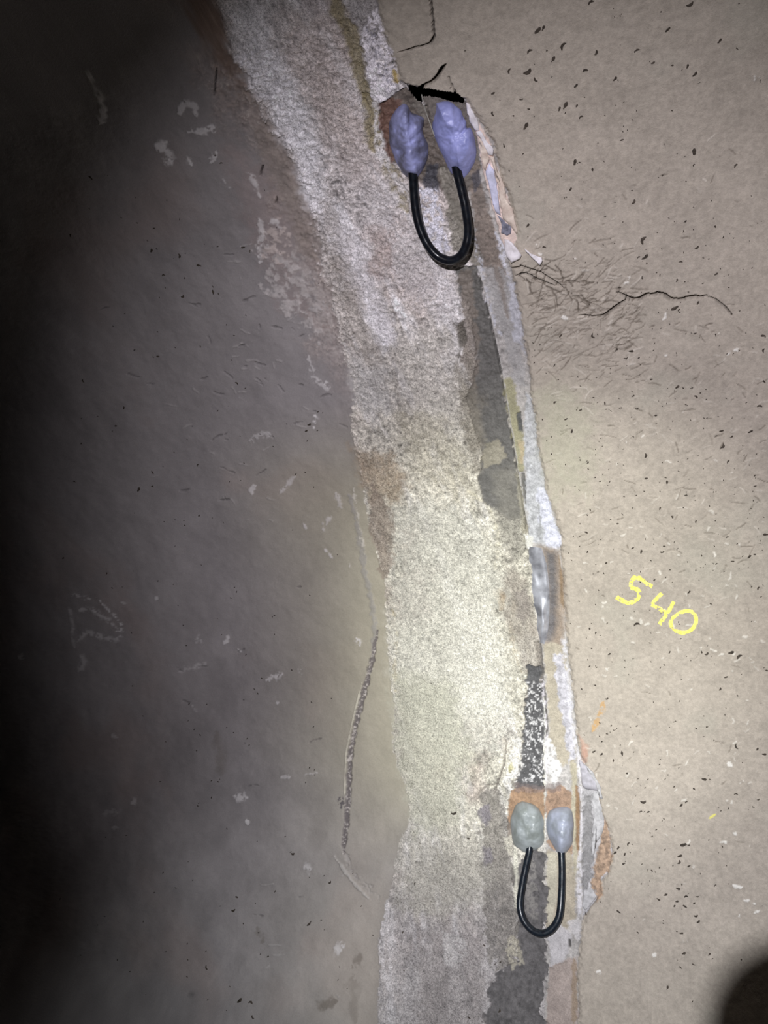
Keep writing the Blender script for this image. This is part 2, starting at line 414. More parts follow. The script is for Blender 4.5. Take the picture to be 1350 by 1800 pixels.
stroke(D2((946, 880), (950, 915), (948, 950)), 4, (0.3, 0.3, 0.3), 0.7, rag=3)
patch(D2((922, 940), (938, 944), (936, 965), (926, 962)), (0.78, 0.76, 0.70), 0.9, rag=0.003, h=0.0015)
# strip beside the weld: steel with a rust halo
patch(D2((950, 960), (986, 964), (992, 1030), (996, 1100), (985, 1135), (960, 1135), (958, 1060)), (0.35, 0.275, 0.215), 0.95, rag=0.004, feather=0.007, zone=3)
patch(D2((958, 968), (976, 972), (980, 1030), (978, 1100), (968, 1128), (956, 1126), (962, 1060)), (0.15, 0.14, 0.145), 0.95, rag=0.002, feather=0.0075, h=-0.002, met=0.0, rough=0.5)
patch(D2((982, 975), (988, 1000), (992, 1070), (986, 1060)), (0.26, 0.18, 0.11), 0.9, rag=0.001)
patch(D2((955, 1128), (992, 1132), (998, 1180), (1006, 1300), (1014, 1340), (985, 1345), (968, 1300), (958, 1200)), (0.46, 0.405, 0.32), 0.95, rag=0.003, mott=0.15)
patch(D2((974, 1150), (990, 1150), (998, 1200), (1008, 1290), (1014, 1330), (1000, 1340), (992, 1280), (978, 1220)), (0.55, 0.53, 0.58), 0.95, rag=0.004, mott=0.4, size=0.005)
patch(D2((985, 1120), (995, 1120), (1006, 1240), (1013, 1310), (1006, 1310), (998, 1230)), (0.74, 0.72, 0.78), 0.6, rag=0.003, holes=0.15)
# the seam beside and under the weld
stroke(D2((947, 1132), (951, 1180), (955, 1230), (957, 1290)), 10, (0.11, 0.10, 0.095), 0.9, h=-0.004, feather=0.4, rag=2, taper=False)
patch(D2((945, 1195), (957, 1200), (962, 1300), (966, 1360), (958, 1380), (953, 1290)), V_WHITE, 0.8, rag=0.004, holes=0.3)
patch(D2((880, 1010), (905, 1000), (925, 1020), (938, 1060), (948, 1140), (950, 1190), (925, 1180), (905, 1130), (885, 1090)), (0.33, 0.29, 0.25), 0.75, rag=0.006, feather=0.008)
patch(D2((905, 1040), (928, 1035), (936, 1080), (920, 1100), (908, 1085)), (0.25, 0.22, 0.20), 0.7, rag=0.004)
patch(D2((868, 1040), (884, 1030), (890, 1065), (878, 1078)), (0.35, 0.26, 0.17), 0.6, rag=0.004)
# dark ring strip above the lower assembly with white spatter
patch(D2((928, 1170), (948, 1175), (954, 1250), (957, 1390), (905, 1390), (912, 1345), (918, 1310), (924, 1240)), (0.10, 0.097, 0.10), 1.0, rag=0.004, feather=0.003, h=-0.0035, zone=2, mott=0.25, rough=0.6)
patch(D2((926, 1200), (952, 1200), (957, 1375), (918, 1375), (922, 1290)), (0.72, 0.70, 0.70), 1.0, rag=0.002, holes=0.85, hsize=0.003, mott=0.1)
patch(D2((905, 1300), (918, 1300), (916, 1345), (912, 1380), (898, 1390), (886, 1380), (893, 1340)), (0.72, 0.69, 0.66), 0.9, rag=0.004, holes=0.15)
patch(D2((960, 1290), (976, 1310), (986, 1355), (982, 1375), (972, 1382), (962, 1345)), (0.85, 0.83, 0.82), 1.0, rag=0.003, holes=0.1, h=0.001)
stroke(D2((955, 1215), (957, 1300), (959, 1400), (959, 1470)), 2.4, (0.80, 0.78, 0.72), 0.9, h=0.0015)
# olive spot and hairline in the mortar
patch(D2((893, 1345), (900, 1340), (902, 1352), (896, 1362)), (0.42, 0.38, 0.17), 0.8, rag=0.002)
stroke(D2((890, 1300), (887, 1340), (875, 1375), (868, 1395)), 3, (0.2, 0.18, 0.16), 0.8, h=-0.004)
stroke(D2((876, 1378), (856, 1380), (843, 1392)), 3, (0.2, 0.18, 0.16), 0.8, h=-0.003)
# rust around the lower assembly
patch(D2((898, 1388), (920, 1384), (957, 1388), (957, 1440), (940, 1430), (915, 1420), (902, 1440), (895, 1480), (893, 1430)), ORANGE, 0.95, rag=0.003, feather=0.003, zone=2, mott=0.3, size=0.006)
patch(D2((960, 1388), (985, 1382), (1004, 1392), (1006, 1460), (1004, 1500), (985, 1500), (962, 1480)), (0.36, 0.235, 0.16), 0.95, rag=0.003, feather=0.003, zone=3, mott=0.35, size=0.006)
patch(D2((905, 1380), (985, 1376), (985, 1390), (905, 1392)), (0.22, 0.17, 0.16), 0.6, rag=0.004)
patch(D2((1003, 1340), (1014, 1340), (1017, 1520), (1010, 1540), (1004, 1460)), BEIGE, 0.95, rag=0.002)
patch(D2((1011, 1380), (1020, 1384), (1019, 1430), (1017, 1512), (1012, 1480)), (0.27, 0.165, 0.09), 0.95, rag=0.001, feather=0.002, h=-0.002)
patch(D2((1013, 1300), (1020, 1330), (1024, 1400), (1024, 1600), (1014, 1640), (1014, 1540), (1019, 1440)), (0.70, 0.67, 0.70), 0.85, rag=0.002, holes=0.15)
# below the lower rust: ring left dark, right light
patch(D2((962, 1495), (1004, 1500), (1012, 1540), (1014, 1620), (985, 1640), (962, 1630)), (0.46, 0.40, 0.31), 0.95, rag=0.003, zone=3, mott=0.2)
patch(D2((962, 1500), (980, 1500), (978, 1580), (966, 1625), (961, 1600)), (0.58, 0.54, 0.43), 0.8, rag=0.002)
patch(D2((905, 1495), (918, 1500), (958, 1490), (960, 1620), (958, 1860), (850, 1860), (858, 1740), (890, 1715), (912, 1690), (918, 1640), (908, 1600), (902, 1540)), (0.145, 0.135, 0.135), 1.0, rag=0.012, ragsize=0.02, feather=0.003, h=-0.003, zone=2, mott=0.35, size=0.006)
patch(D2((920, 1510), (940, 1500), (948, 1620), (925, 1610)), (0.30, 0.28, 0.26), 0.7, rag=0.003, holes=0.35, hsize=0.004)
patch(D2((850, 1400), (870, 1380), (895, 1420), (905, 1500), (905, 1620), (915, 1660), (905, 1700), (870, 1710), (852, 1600), (845, 1500)), (0.22, 0.20, 0.18), 0.8, rag=0.01, feather=0.006, mott=0.45, size=0.008)
patch(D2((840, 1425), (858, 1415), (868, 1440), (852, 1460)), (0.22, 0.20, 0.22), 0.8, rag=0.005)
patch(D2((848, 1490), (862, 1490), (866, 1515), (852, 1520)), (0.21, 0.19, 0.21), 0.8, rag=0.004)
patch(D2((905, 1480), (912, 1520), (910, 1590), (906, 1600), (902, 1530)), (0.72, 0.69, 0.58), 0.9, rag=0.002)
patch(D2((885, 1470), (905, 1465), (908, 1500), (895, 1505), (885, 1490)), (0.60, 0.56, 0.47), 0.8, rag=0.004, holes=0.2)
patch(D2((896, 1640), (914, 1650), (918, 1690), (900, 1704), (890, 1680)), (0.46, 0.42, 0.34), 0.85, rag=0.005, holes=0.15)
patch(D2((964, 1640), (985, 1625), (1002, 1640), (1000, 1670), (990, 1690), (968, 1700)), (0.56, 0.53, 0.54), 0.9, rag=0.004, zone=3, h=0.0015)
patch(D2((1000, 1620), (1020, 1610), (1018, 1650), (1006, 1640)), (0.60, 0.57, 0.57), 0.85, rag=0.003)
patch(D2((964, 1700), (990, 1690), (1015, 1680), (1016, 1860), (960, 1860)), (0.42, 0.345, 0.31), 0.95, rag=0.003, zone=3)
stroke(D2((1008, 1680), (1010, 1740), (1009, 1800)), 8, (0.30, 0.215, 0.13), 0.6, rag=4)
stroke(D2((1001, 1650), (1002, 1665)), 4, (0.05, 0.045, 0.04), 0.9, h=-0.006)
# broken concrete edge on the lower right
patch(D2((1018, 1290), (1034, 1310), (1032, 1340), (1024, 1345)), (0.42, 0.27, 0.21), 0.7, rag=0.003)
patch(D2((1022, 1340), (1050, 1388), (1060, 1432), (1072, 1462), (1077, 1500), (1069, 1534), (1056, 1548), (1058, 1570), (1040, 1592), (1024, 1612), (1024, 1450)), (0.47, 0.45, 0.46), 1.0, rag=0.001, feather=0.001, mott=0.3, size=0.005, h=-0.002)
patch(D2((1054, 1400), (1062, 1436), (1072, 1462), (1077, 1500), (1070, 1532), (1056, 1546), (1060, 1572), (1050, 1580), (1038, 1560), (1042, 1520), (1056, 1480)), (0.40, 0.275, 0.19), 0.95, rag=0.004, mott=0.5, size=0.0035, h=0.0015)
patch(D2((1024, 1395), (1040, 1400), (1042, 1470), (1038, 1540), (1026, 1570)), (0.24, 0.23, 0.23), 0.85, rag=0.004, feather=0.005, h=-0.004)
# colour drift inside the mortar band
patch(D2((620, 790), (690, 800), (720, 850), (700, 890), (650, 880), (628, 840)), (0.34, 0.26, 0.18), 0.7, rag=0.012, feather=0.012, mott=0.35, size=0.006)
patch(D2((652, 850), (690, 900), (692, 1000), (672, 1020), (650, 940)), (0.30, 0.245, 0.20), 0.8, rag=0.006, feather=0.006)
patch(D2((690, 900), (760, 880), (850, 920), (880, 1000), (870, 1100), (900, 1250), (890, 1320), (800, 1330), (700, 1250), (690, 1100), (700, 1000)), (0.56, 0.54, 0.48), 0.7, rag=0.015, feather=0.02, mott=0.35, size=0.004)
patch(D2((795, 1060), (860, 1050), (890, 1180), (880, 1270), (820, 1240), (800, 1150)), (0.68, 0.65, 0.58), 0.6, rag=0.012, feather=0.02, mott=0.35, size=0.004)
patch(D2((690, 1180), (790, 1200), (830, 1320), (800, 1450), (730, 1470), (715, 1390), (692, 1300)), (0.47, 0.455, 0.37), 0.75, rag=0.012, feather=0.015, mott=0.1)
patch(D2((730, 1480), (850, 1480), (860, 1560), (760, 1620), (700, 1580)), (0.40, 0.375, 0.32), 0.6, rag=0.015, feather=0.02)
patch(D2((740, 1640), (850, 1640), (855, 1760), (840, 1860), (730, 1860)), (0.30, 0.27, 0.26), 0.75, rag=0.012, feather=0.01, mott=0.35, size=0.01)
patch(D2((780, 1640), (820, 1650), (815, 1690), (790, 1700)), (0.52, 0.49, 0.48), 0.7, rag=0.008, feather=0.006, holes=0.2)
patch(D2((560, 420), (600, 470), (640, 560), (680, 640), (660, 700), (620, 620), (590, 540)), (0.38, 0.34, 0.31), 0.6, rag=0.01, feather=0.012, mott=0.4, size=0.006)
patch(D2((600, 380), (640, 420), (670, 520), (700, 600), (680, 600), (640, 520), (605, 440)), (0.66, 0.62, 0.64), 0.6, rag=0.01, feather=0.01)
patch(D2((645, 400), (690, 400), (690, 470), (660, 480)), (0.37, 0.28, 0.25), 0.6, rag=0.012, feather=0.012)
patch(D2((620, 640), (680, 640), (690, 720), (640, 740), (618, 700)), (0.50, 0.48, 0.47), 0.6, rag=0.012, feather=0.014)
# raised rim and grit line left of the band
stroke(D2((612, 870), (622, 900), (632, 950), (640, 1000), (655, 1060), (660, 1110), (655, 1150)), 12, (0.33, 0.31, 0.29), 0.7, h=0.0008, rag=5)
stroke(D2((620, 860), (628, 910), (640, 980)), 4, (0.58, 0.54, 0.48), 0.7, h=0.001, rag=4, broken=0.35)
GRIT = D2((664, 1110), (656, 1155), (644, 1200), (634, 1240), (624, 1280), (615, 1320), (613, 1360), (612, 1400), (608, 1440), (604, 1480), (604, 1500))
stroke(GRIT, 12, (0.155, 0.135, 0.135), 0.9, h=-0.003, feather=0.35, rag=3)
stroke(GRIT, 10, (0.55, 0.50, 0.46), 0.9, h=0.0015, feather=0.3, rag=3, broken=0.78, bsize=0.003)
stroke([(x - 7, y) for x, y in GRIT[2:8]], 3.5, (0.60, 0.56, 0.46), 0.8, h=0.0015, rag=1.5)
patch(D2((592, 1400), (604, 1400), (606, 1425), (596, 1425)), (0.07, 0.06, 0.075), 0.8, rag=0.004, holes=0.4)
stroke(D2((587, 1505), (605, 1530), (625, 1555), (650, 1580)), 5, (0.46, 0.43, 0.40), 0.7, h=0.002, rag=3)
stroke(D2((608, 1500), (620, 1540), (650, 1560), (668, 1575)), 9, (0.36, 0.33, 0.31), 0.7, h=-0.002, rag=6, broken=0.3)
# brown stain border left of the upper band
patch(D2((300, -40), (372, -40), (400, 90), (440, 165), (400, 140), (350, 60)), (0.20, 0.13, 0.095), 0.75, rag=0.012, feather=0.012)
patch(D2((440, 160), (470, 210), (520, 300), (545, 400), (560, 460), (520, 440), (480, 330), (450, 240)), (0.27, 0.225, 0.20), 0.7, rag=0.012, feather=0.012, mott=0.3)
patch(D2((400, 250), (470, 300), (520, 420), (540, 520), (560, 560), (500, 540), (450, 430), (410, 330)), (0.31, 0.245, 0.235), 0.5, rag=0.015, feather=0.02)
patch(D2((455, 440), (520, 460), (570, 540), (560, 600), (500, 560), (462, 490)), (0.48, 0.44, 0.43), 0.75, rag=0.015, feather=0.006, holes=0.45, hsize=0.008, h=0.001, mott=0.3)
patch(D2((500, 420), (560, 480), (590, 560), (600, 640), (570, 600), (530, 520)), (0.42, 0.375, 0.36), 0.6, rag=0.012, feather=0.008, holes=0.4, hsize=0.007)
patch(D2((455, 400), (500, 390), (520, 430), (490, 460), (460, 450)), (0.55, 0.47, 0.44), 0.7, rag=0.012, feather=0.004, holes=0.6, hsize=0.008, h=0.001)

# ------------------------------------------------------------------ smears, scuffs and cracks on the left wall
W1 = (0.80, 0.76, 0.76)
for pts, wd, al in [
    (D2((160, 135), (172, 160), (181, 185), (180, 205), (175, 218)), 9, 0.8),
    (D2((275, 265), (295, 247)), 10, 0.7), (D2((292, 262), (300, 282)), 12, 0.6), (D2((288, 288), (302, 284)), 9, 0.6),
    (D2((327, 272), (338, 290)), 7, 0.7), (D2((315, 200), (325, 182), (340, 190), (346, 205)), 8, 0.5),
    (D2((330, 233), (355, 230), (370, 225), (382, 235)), 7, 0.6), (D2((372, 285), (378, 270)), 6, 0.5),
    (D2((390, 312), (405, 335)), 5, 0.6), (D2((435, 305), (450, 325), (458, 345)), 8, 0.5),
    (D2((455, 385), (462, 415), (450, 440), (455, 460)), 9, 0.55), (D2((470, 395), (488, 388), (490, 405)), 6, 0.5),
    (D2((122, 1050), (130, 1044), (145, 1050), (160, 1052)), 6, 0.45), (D2((168, 1048), (190, 1070), (212, 1095), (214, 1108), (206, 1110)), 6, 0.8),
    (D2((140, 1072), (160, 1070), (185, 1085), (208, 1105)), 13, 0.45), (D2((122, 1066), (128, 1095), (127, 1120), (132, 1140)), 9, 0.35),
    (D2((135, 1130), (152, 1110), (175, 1118), (200, 1125), (212, 1118)), 11, 0.4), (D2((142, 1150), (150, 1162), (140, 1178)), 18, 0.4),
    (D2((33, 1158), (40, 1152)), 11, 0.5), (D2((215, 1058), (222, 1062)), 7, 0.4), (D2((272, 1050), (284, 1052)), 6, 0.5),
    (D2((345, 1130), (350, 1115), (360, 1135)), 6, 0.35), (D2((315, 1180), (345, 1172), (362, 1165)), 10, 0.3), (D2((395, 1130), (404, 1118)), 5, 0.6),
    (D2((418, 1140), (424, 1146)), 5, 0.5), (D2((480, 1190), (495, 1184)), 14, 0.6), (D2((526, 1180), (528, 1178)), 8, 0.7), (D2((470, 1195), (478, 1190)), 6, 0.5),
    (D2((438, 775), (455, 768), (474, 764)), 11, 0.3), (D2((490, 870), (505, 850), (518, 838)), 8, 0.4), (D2((443, 870), (442, 860), (450, 854)), 6, 0.5),
    (D2((553, 745), (555, 730)), 6, 0.75), (D2((549, 755), (551, 750)), 5, 0.6), (D2((533, 920), (543, 933)), 4, 0.5), (D2((572, 968), (582, 978)), 4, 0.5),
    (D2((614, 995), (617, 993)), 7, 0.7), (D2((566, 935), (575, 915), (585, 908)), 9, 0.4), (D2((590, 870), (600, 895)), 9, 0.35), (D2((628, 1122), (632, 1132)), 10, 0.6),
    (D2((232, 1410), (240, 1408)), 15, 0.35), (D2((412, 1402), (432, 1402)), 18, 0.5), (D2((486, 1232), (490, 1236)), 9, 0.6), (D2((432, 1443), (434, 1450)), 6, 0.6),
    (D2((532, 1525), (546, 1528)), 14, 0.45), (D2((588, 1665), (600, 1670)), 18, 0.5), (D2((598, 1655), (606, 1664)), 8, 0.5), (D2((490, 1365), (510, 1366)), 5, 0.4),
    (D2((535, 1362), (556, 1358)), 5, 0.4), (D2((180, 1430), (215, 1424)), 9, 0.25), (D2((195, 1290), (205, 1296)), 8, 0.3), (D2((198, 1455), (204, 1454)), 7, 0.3),
    (D2((545, 660), (560, 672), (578, 690)), 7, 0.4), (D2((572, 672), (580, 684)), 5, 0.6), (D2((542, 625), (552, 660), (553, 672)), 5, 0.4), (D2((340, 1240), (345, 1250)), 6, 0.25)]:
    stroke(pts, wd, W1, al, h=0.0006, feather=0.8, rag=5, broken=0.18)
for pts, wd, al in [(D2((380, 1290), (388, 1330), (385, 1365)), 26, 0.35), (D2((555, 1768), (590, 1762)), 16, 0.6), (D2((620, 1695), (640, 1680)), 14, 0.5), (D2((452, 1630), (460, 1660)), 10, 0.4), (D2((620, 1720), (625, 1790)), 20, 0.3)]:
    stroke(pts, wd, (0.15, 0.125, 0.10), al, feather=0.9, rag=8)
rng = random.Random(5)
def wander(x, y, L, ang, n=4, bend=0.32):
    p = [(x, y)]
    for k in range(n):
        ang += rng.uniform(-bend, bend)
        x += L / n * math.cos(ang)
        y += L / n * math.sin(ang)
        p.append((x, y))
    return p
for k in range(95):                              # trowel scuffs: small ridges and nicks
    x, y = rng.uniform(150, 600), rng.uniform(330, 1750)
    if rng.random() < 0.6:
        x, y = rng.gauss(440, 80), rng.gauss(690, 110)
    p = wander(x, y, rng.uniform(8, 26), rng.gauss(0.15, 0.5))
    if ab([p[0]])[0, 0] < fL(ab([p[0]])[0, 1]) - 0.02:
        if rng.random() < 0.5:
            stroke(p, rng.uniform(1.6, 3.2), (0.42, 0.39, 0.38), 0.45, h=0.0008, rag=1.5)
        else:
            stroke(p, rng.uniform(1.6, 3.4), (0.12, 0.11, 0.11), 0.55, h=-0.002, rag=1.5)

# ------------------------------------------------------------------ straw prints and cracks on the right wall
def on_right(p):
    q = ab([p])[0]
    return q[0] > fR(q[1]) + 0.006
for k in range(460):
    u = rng.random()
    if u < 0.40:
        x, y = rng.uniform(905, 1120), rng.gauss(560, 70)
        L, al = rng.uniform(8, 34), rng.gauss(-0.45, 0.35)
    elif u < 0.75:
        x, y = rng.uniform(930, 1340), rng.uniform(560, 1010)
        L, al = rng.uniform(6, 26), rng.gauss(-0.15, 0.5)
    else:
        x, y = rng.uniform(880, 1345), rng.uniform(230, 1500)
        L, al = rng.uniform(5, 20), rng.gauss(0, 0.8)
    if not on_right((x, y)):
        continue
    p = wander(x, y, L, al)
    v = rng.random()
    if v < 0.62:
        stroke(p, rng.uniform(1.3, 2.4), (0.15, 0.125, 0.10), rng.uniform(0.3, 0.8), h=-0.0008, feather=0.35)
    else:
        stroke(p, rng.uniform(1.6, 3.0), (0.55, 0.50, 0.44), rng.uniform(0.3, 0.7), h=0.0004)
for k in range(260):
    x = rng.uniform(900, 1120)
    y = rng.gauss(545, 48) + (x - 900) * 0.12
    if on_right((x, y)):
        stroke(wander(x, y, rng.uniform(8, 30), rng.gauss(-0.35, 0.3)), rng.uniform(1.0, 1.7), (0.14, 0.115, 0.09), rng.uniform(0.4, 0.8), h=-0.0006, feather=0.4)
for k in range(130):                              # pale plaster crumbs pressed into the surface
    x, y = rng.uniform(1000, 1345), rng.gauss(1150, 230)
    if on_right((x, y)):
        stroke(wander(x, y, rng.uniform(3, 14), rng.uniform(-1, 1), 3, 1.0), rng.uniform(1.4, 2.8), (0.66, 0.62, 0.56), rng.uniform(0.4, 0.8), h=0.0006, rag=1.5)
for x, y, L, a, wd in [(1097, 495, 10, -0.3, 8), (1105, 486, 8, -0.9, 5), (992, 556, 8, 0.7, 6), (1167, 558, 9, -1.1, 4), (1160, 622, 12, 0.2, 6), (1100, 772, 6, 1.0, 5), (1200, 724, 5, -1.0, 6), (1050, 676, 5, 0.5, 7), (1280, 1340, 12, 0.5, 10), (1287, 1460, 9, 0.9, 7), (1265, 1480, 12, 0.0, 6), (1220, 1502, 3, 1, 6), (1200, 1654, 10, -0.3, 7), (1147, 1678, 8, 0, 8), (1052, 1707, 5, 0.6, 5), (1310, 1580, 20, 0.6, 7), (1290, 1555, 14, 0.3, 6), (1325, 1605, 14, -0.6, 8), (1300, 1610, 12, 0.8, 6), (942, 426, 4, 0.5, 6), (1010, 451, 5, 0.4, 4), (949, 444, 5, -0.9, 4), (1062, 1174, 10, 0, 5), (1280, 620, 20, -0.4, 4), (1325, 130, 16, 0.1, 8)]:
    stroke(wander(x, y, L, a, 3, 0.3), wd * 0.62, (0.76, 0.73, 0.68), 0.85, h=0.0008, rag=3.5, broken=0.15)
# dry moss-like crazing below the broken flake
for k in range(26):
    x = rng.uniform(905, 1040)
    y = 470 + (x - 905) * 0.42 + rng.gauss(0, 12)
    stroke(wander(x, y, rng.uniform(15, 42), rng.gauss(0.3, 0.6), 5, 0.6), rng.uniform(1.3, 2.6), (0.10, 0.08, 0.062), 0.8, h=-0.001, feather=0.35)
def crack(pts, wd, deep=-0.03):
    P = [pts[0]]
    for a, b in zip(pts, pts[1:]):
        n = max(int(math.hypot(b[0] - a[0], b[1] - a[1]) / 9), 1)
        for i in range(1, n + 1):
            t = i / n
            P.append((a[0] + (b[0] - a[0]) * t + rng.uniform(-1.2, 1.2), a[1] + (b[1] - a[1]) * t + rng.uniform(-1.6, 1.6)))
    stroke(P, wd, (0.05, 0.042, 0.036), 0.9, h=deep, feather=0.25)  # near-black colour painted in adds to the groove's own shade
crack(D2((1018, 553), (1040, 554), (1062, 553), (1075, 542), (1092, 530), (1106, 522)), 3.4)
crack(D2((1085, 512), (1096, 516), (1108, 523), (1122, 523), (1136, 516), (1155, 515), (1168, 516), (1180, 523), (1192, 525), (1210, 521), (1232, 519), (1242, 518)), 5.0, -0.04)
crack(D2((1240, 518), (1258, 524), (1275, 538), (1288, 552)), 2.0, -0.01)
crack(D2((702, 89), (722, 83), (740, 80), (757, 74), (764, 60), (762, 35), (758, -20)), 3.0, -0.008)
crack(D2((736, 152), (748, 146), (760, 140), (770, 130), (778, 118), (784, 108)), 4.2)
crack(D2((790, 130), (797, 150), (805, 165)), 2.0, -0.008)
crack(D2((900, 470), (918, 466), (934, 470), (950, 478), (970, 490), (992, 504)), 3.2)
crack(D2((905, 484), (925, 478), (945, 490), (975, 500)), 2.6, -0.015)
crack(D2((462, 290), (458, 308)), 2.4, -0.01)
crack(D2((487, 345), (485, 360)), 2.4, -0.01)
crack(D2((380, 120), (376, 170)), 2.2, -0.006)
# rust-orange chalk streak and small yellow tick on the right wall
stroke(D2((1062, 1233), (1058, 1248), (1050, 1268), (1042, 1284)), 8, (0.50, 0.30, 0.12), 0.75, rag=3, broken=0.2)
stroke(D2((1247, 1437), (1258, 1430)), 3.5, (0.72, 0.66, 0.16), 0.9)
stroke(D2((1026, 1310), (1030, 1330)), 7, (0.42, 0.24, 0.18), 0.5, rag=3)
patch(D2((940, 690), (1000, 680), (1040, 760), (1030, 860), (975, 870), (955, 800)), (0.37, 0.365, 0.27), 0.45, rag=0.02, feather=0.03, mott=0.08)
# slot above the upper assembly, opening into the empty bell
SLOT = D2((714, 149), (738, 152), (758, 153), (775, 156), (792, 158), (808, 162), (816, 173), (814, 184), (800, 181), (780, 176), (762, 172), (744, 170), (742, 181), (733, 179), (726, 172), (721, 160))
q = ab(SLOT)
s = window(q, 0.01)
ins = inside(A[s], B[s], q)
ZONE[s][ins] = -1
# narrow groove down the seam
gro = np.exp(-(dS / 0.0014) ** 2) * sm(470, 520, yy) * (1 - sm(925, 950, yy))
H -= (gro * 0.009).astype(np.float32)
stroke([(x + 3.5, y) for x, y in SEAM[4:9]], 3.0, (0.52, 0.50, 0.48), 0.8, h=0.001, taper=False, rag=1.5)
COLR[:] = np.clip(COLR, 0.012, 0.92)
SLOT_Q = q
COLR[(ZONE == 2) | (ZONE == 3)] *= 0.84

# ------------------------------------------------------------------ materials
def surface_mat(name, grain, bump, g1=420.0, g2=1300.0, spec=0.25):
    m = bpy.data.materials.new(name)
    m.use_nodes = True
    nt = m.node_tree
    N, L = nt.nodes, nt.links
    bs = N['Principled BSDF']
    at_ = N.new('ShaderNodeAttribute'); at_.attribute_name = 'albedo'
    met = N.new('ShaderNodeAttribute'); met.attribute_name = 'metal'
    rg = N.new('ShaderNodeAttribute'); rg.attribute_name = 'rough'
    geo = N.new('ShaderNodeNewGeometry')
    n1 = N.new('ShaderNodeTexNoise'); n1.inputs['Scale'].default_value = g1; n1.inputs['Detail'].default_value = 3
    n2 = N.new('ShaderNodeTexNoise'); n2.inputs['Scale'].default_value = g2; n2.inputs['Detail'].default_value = 1
    for n in (n1, n2):
        L.new(geo.outputs['Position'], n.inputs['Vector'])
    ad = N.new('ShaderNodeMath'); ad.operation = 'ADD'
    L.new(n1.outputs['Fac'], ad.inputs[0]); L.new(n2.outputs['Fac'], ad.inputs[1])
    mr = N.new('ShaderNodeMapRange')
    mr.inputs['From Min'].default_value = 0.55; mr.inputs['From Max'].default_value = 1.45
    mr.inputs['To Min'].default_value = 1 - grain; mr.inputs['To Max'].default_value = 1 + grain
    mr.clamp = False
    L.new(ad.outputs[0], mr.inputs['Value'])
    mx = N.new('ShaderNodeVectorMath'); mx.operation = 'SCALE'
    L.new(at_.outputs['Color'], mx.inputs[0]); L.new(mr.outputs['Result'], mx.inputs['Scale'])
    L.new(mx.outputs[0], bs.inputs['Base Color'])
    L.new(met.outputs['Fac'], bs.inputs['Metallic'])
    L.new(rg.outputs['Fac'], bs.inputs['Roughness'])
    bs.inputs['Specular IOR Level'].default_value = spec
    bp = N.new('ShaderNodeBump'); bp.inputs['Strength'].default_value = bump; bp.inputs['Distance'].default_value = 0.0012
    L.new(ad.outputs[0], bp.inputs['Height'])
    L.new(bp.outputs[0], bs.inputs['Normal'])
    return m

def plain_mat(name, col, rough=0.6, metal=0.0, var=0.2, scale=60.0, bump=0.2, bscale=300.0, bdist=0.001, spec=0.4, col2=None, coat=0.0):
    m = bpy.data.materials.new(name)
    m.use_nodes = True
    nt = m.node_tree
    N, L = nt.nodes, nt.links
    bs = N['Principled BSDF']
    geo = N.new('ShaderNodeNewGeometry')
    n1 = N.new('ShaderNodeTexNoise'); n1.inputs['Scale'].default_value = scale; n1.inputs['Detail'].default_value = 4
    L.new(geo.outputs['Position'], n1.inputs['Vector'])
    cr = N.new('ShaderNodeValToRGB')
    c2 = col2 if col2 else tuple(min(1, c * (1 + var)) for c in col)
    c1 = tuple(c * (1 - var) for c in col) if not col2 else col
    cr.color_ramp.elements[0].position = 0.36; cr.color_ramp.elements[0].color = (*c1, 1)
    cr.color_ramp.elements[1].position = 0.64; cr.color_ramp.elements[1].color = (*c2, 1)
    L.new(n1.outputs['Fac'], cr.inputs['Fac'])
    L.new(cr.outputs['Color'], bs.inputs['Base Color'])
    bs.inputs['Roughness'].default_value = rough
    bs.inputs['Metallic'].default_value = metal
    bs.inputs['Specular IOR Level'].default_value = spec
    bs.inputs['Coat Weight'].default_value = coat
    if bump:
        n2 = N.new('ShaderNodeTexNoise'); n2.inputs['Scale'].default_value = bscale; n2.inputs['Detail'].default_value = 3
        L.new(geo.outputs['Position'], n2.inputs['Vector'])
        bp = N.new('ShaderNodeBump'); bp.inputs['Strength'].default_value = bump; bp.inputs['Distance'].default_value = bdist
        L.new(n2.outputs['Fac'], bp.inputs['Height'])
        L.new(bp.outputs[0], bs.inputs['Normal'])
    return m

MT = {
    'left': surface_mat('smooth_grey_concrete', 0.10, 0.25),
    'mortar': surface_mat('gritty_joint_mortar', 0.75, 0.9, 420, 1100),
    'ring': surface_mat('steel_ring_with_residue', 0.30, 0.5, 380, 1000, 0.4),
    'right': surface_mat('tan_concrete', 0.16, 0.4, 450, 1300),
}

# ------------------------------------------------------------------ cut the wall into its pieces
def tag(o, label=None, cat=None, group=None, kind=None):
    if label: o['label'] = label
    if cat: o['category'] = cat
    if group: o['group'] = group
    if kind: o['kind'] = kind
    return o

r = R - H
TH = B / R
PX = np.stack([A, r * np.cos(TH), r * np.sin(TH)], -1).reshape(-1, 3).astype(np.float32)
idx = np.arange(NA * NB).reshape(NB, NA)
QUAD = np.stack([idx[:-1, :-1], idx[1:, :-1], idx[1:, 1:], idx[:-1, 1:]], -1).reshape(-1, 4)
QZ = ZONE[:-1, :-1].reshape(-1)
cf = np.concatenate([COLR.reshape(-1, 3), np.ones((NA * NB, 1), np.float32)], 1).astype(np.float32)

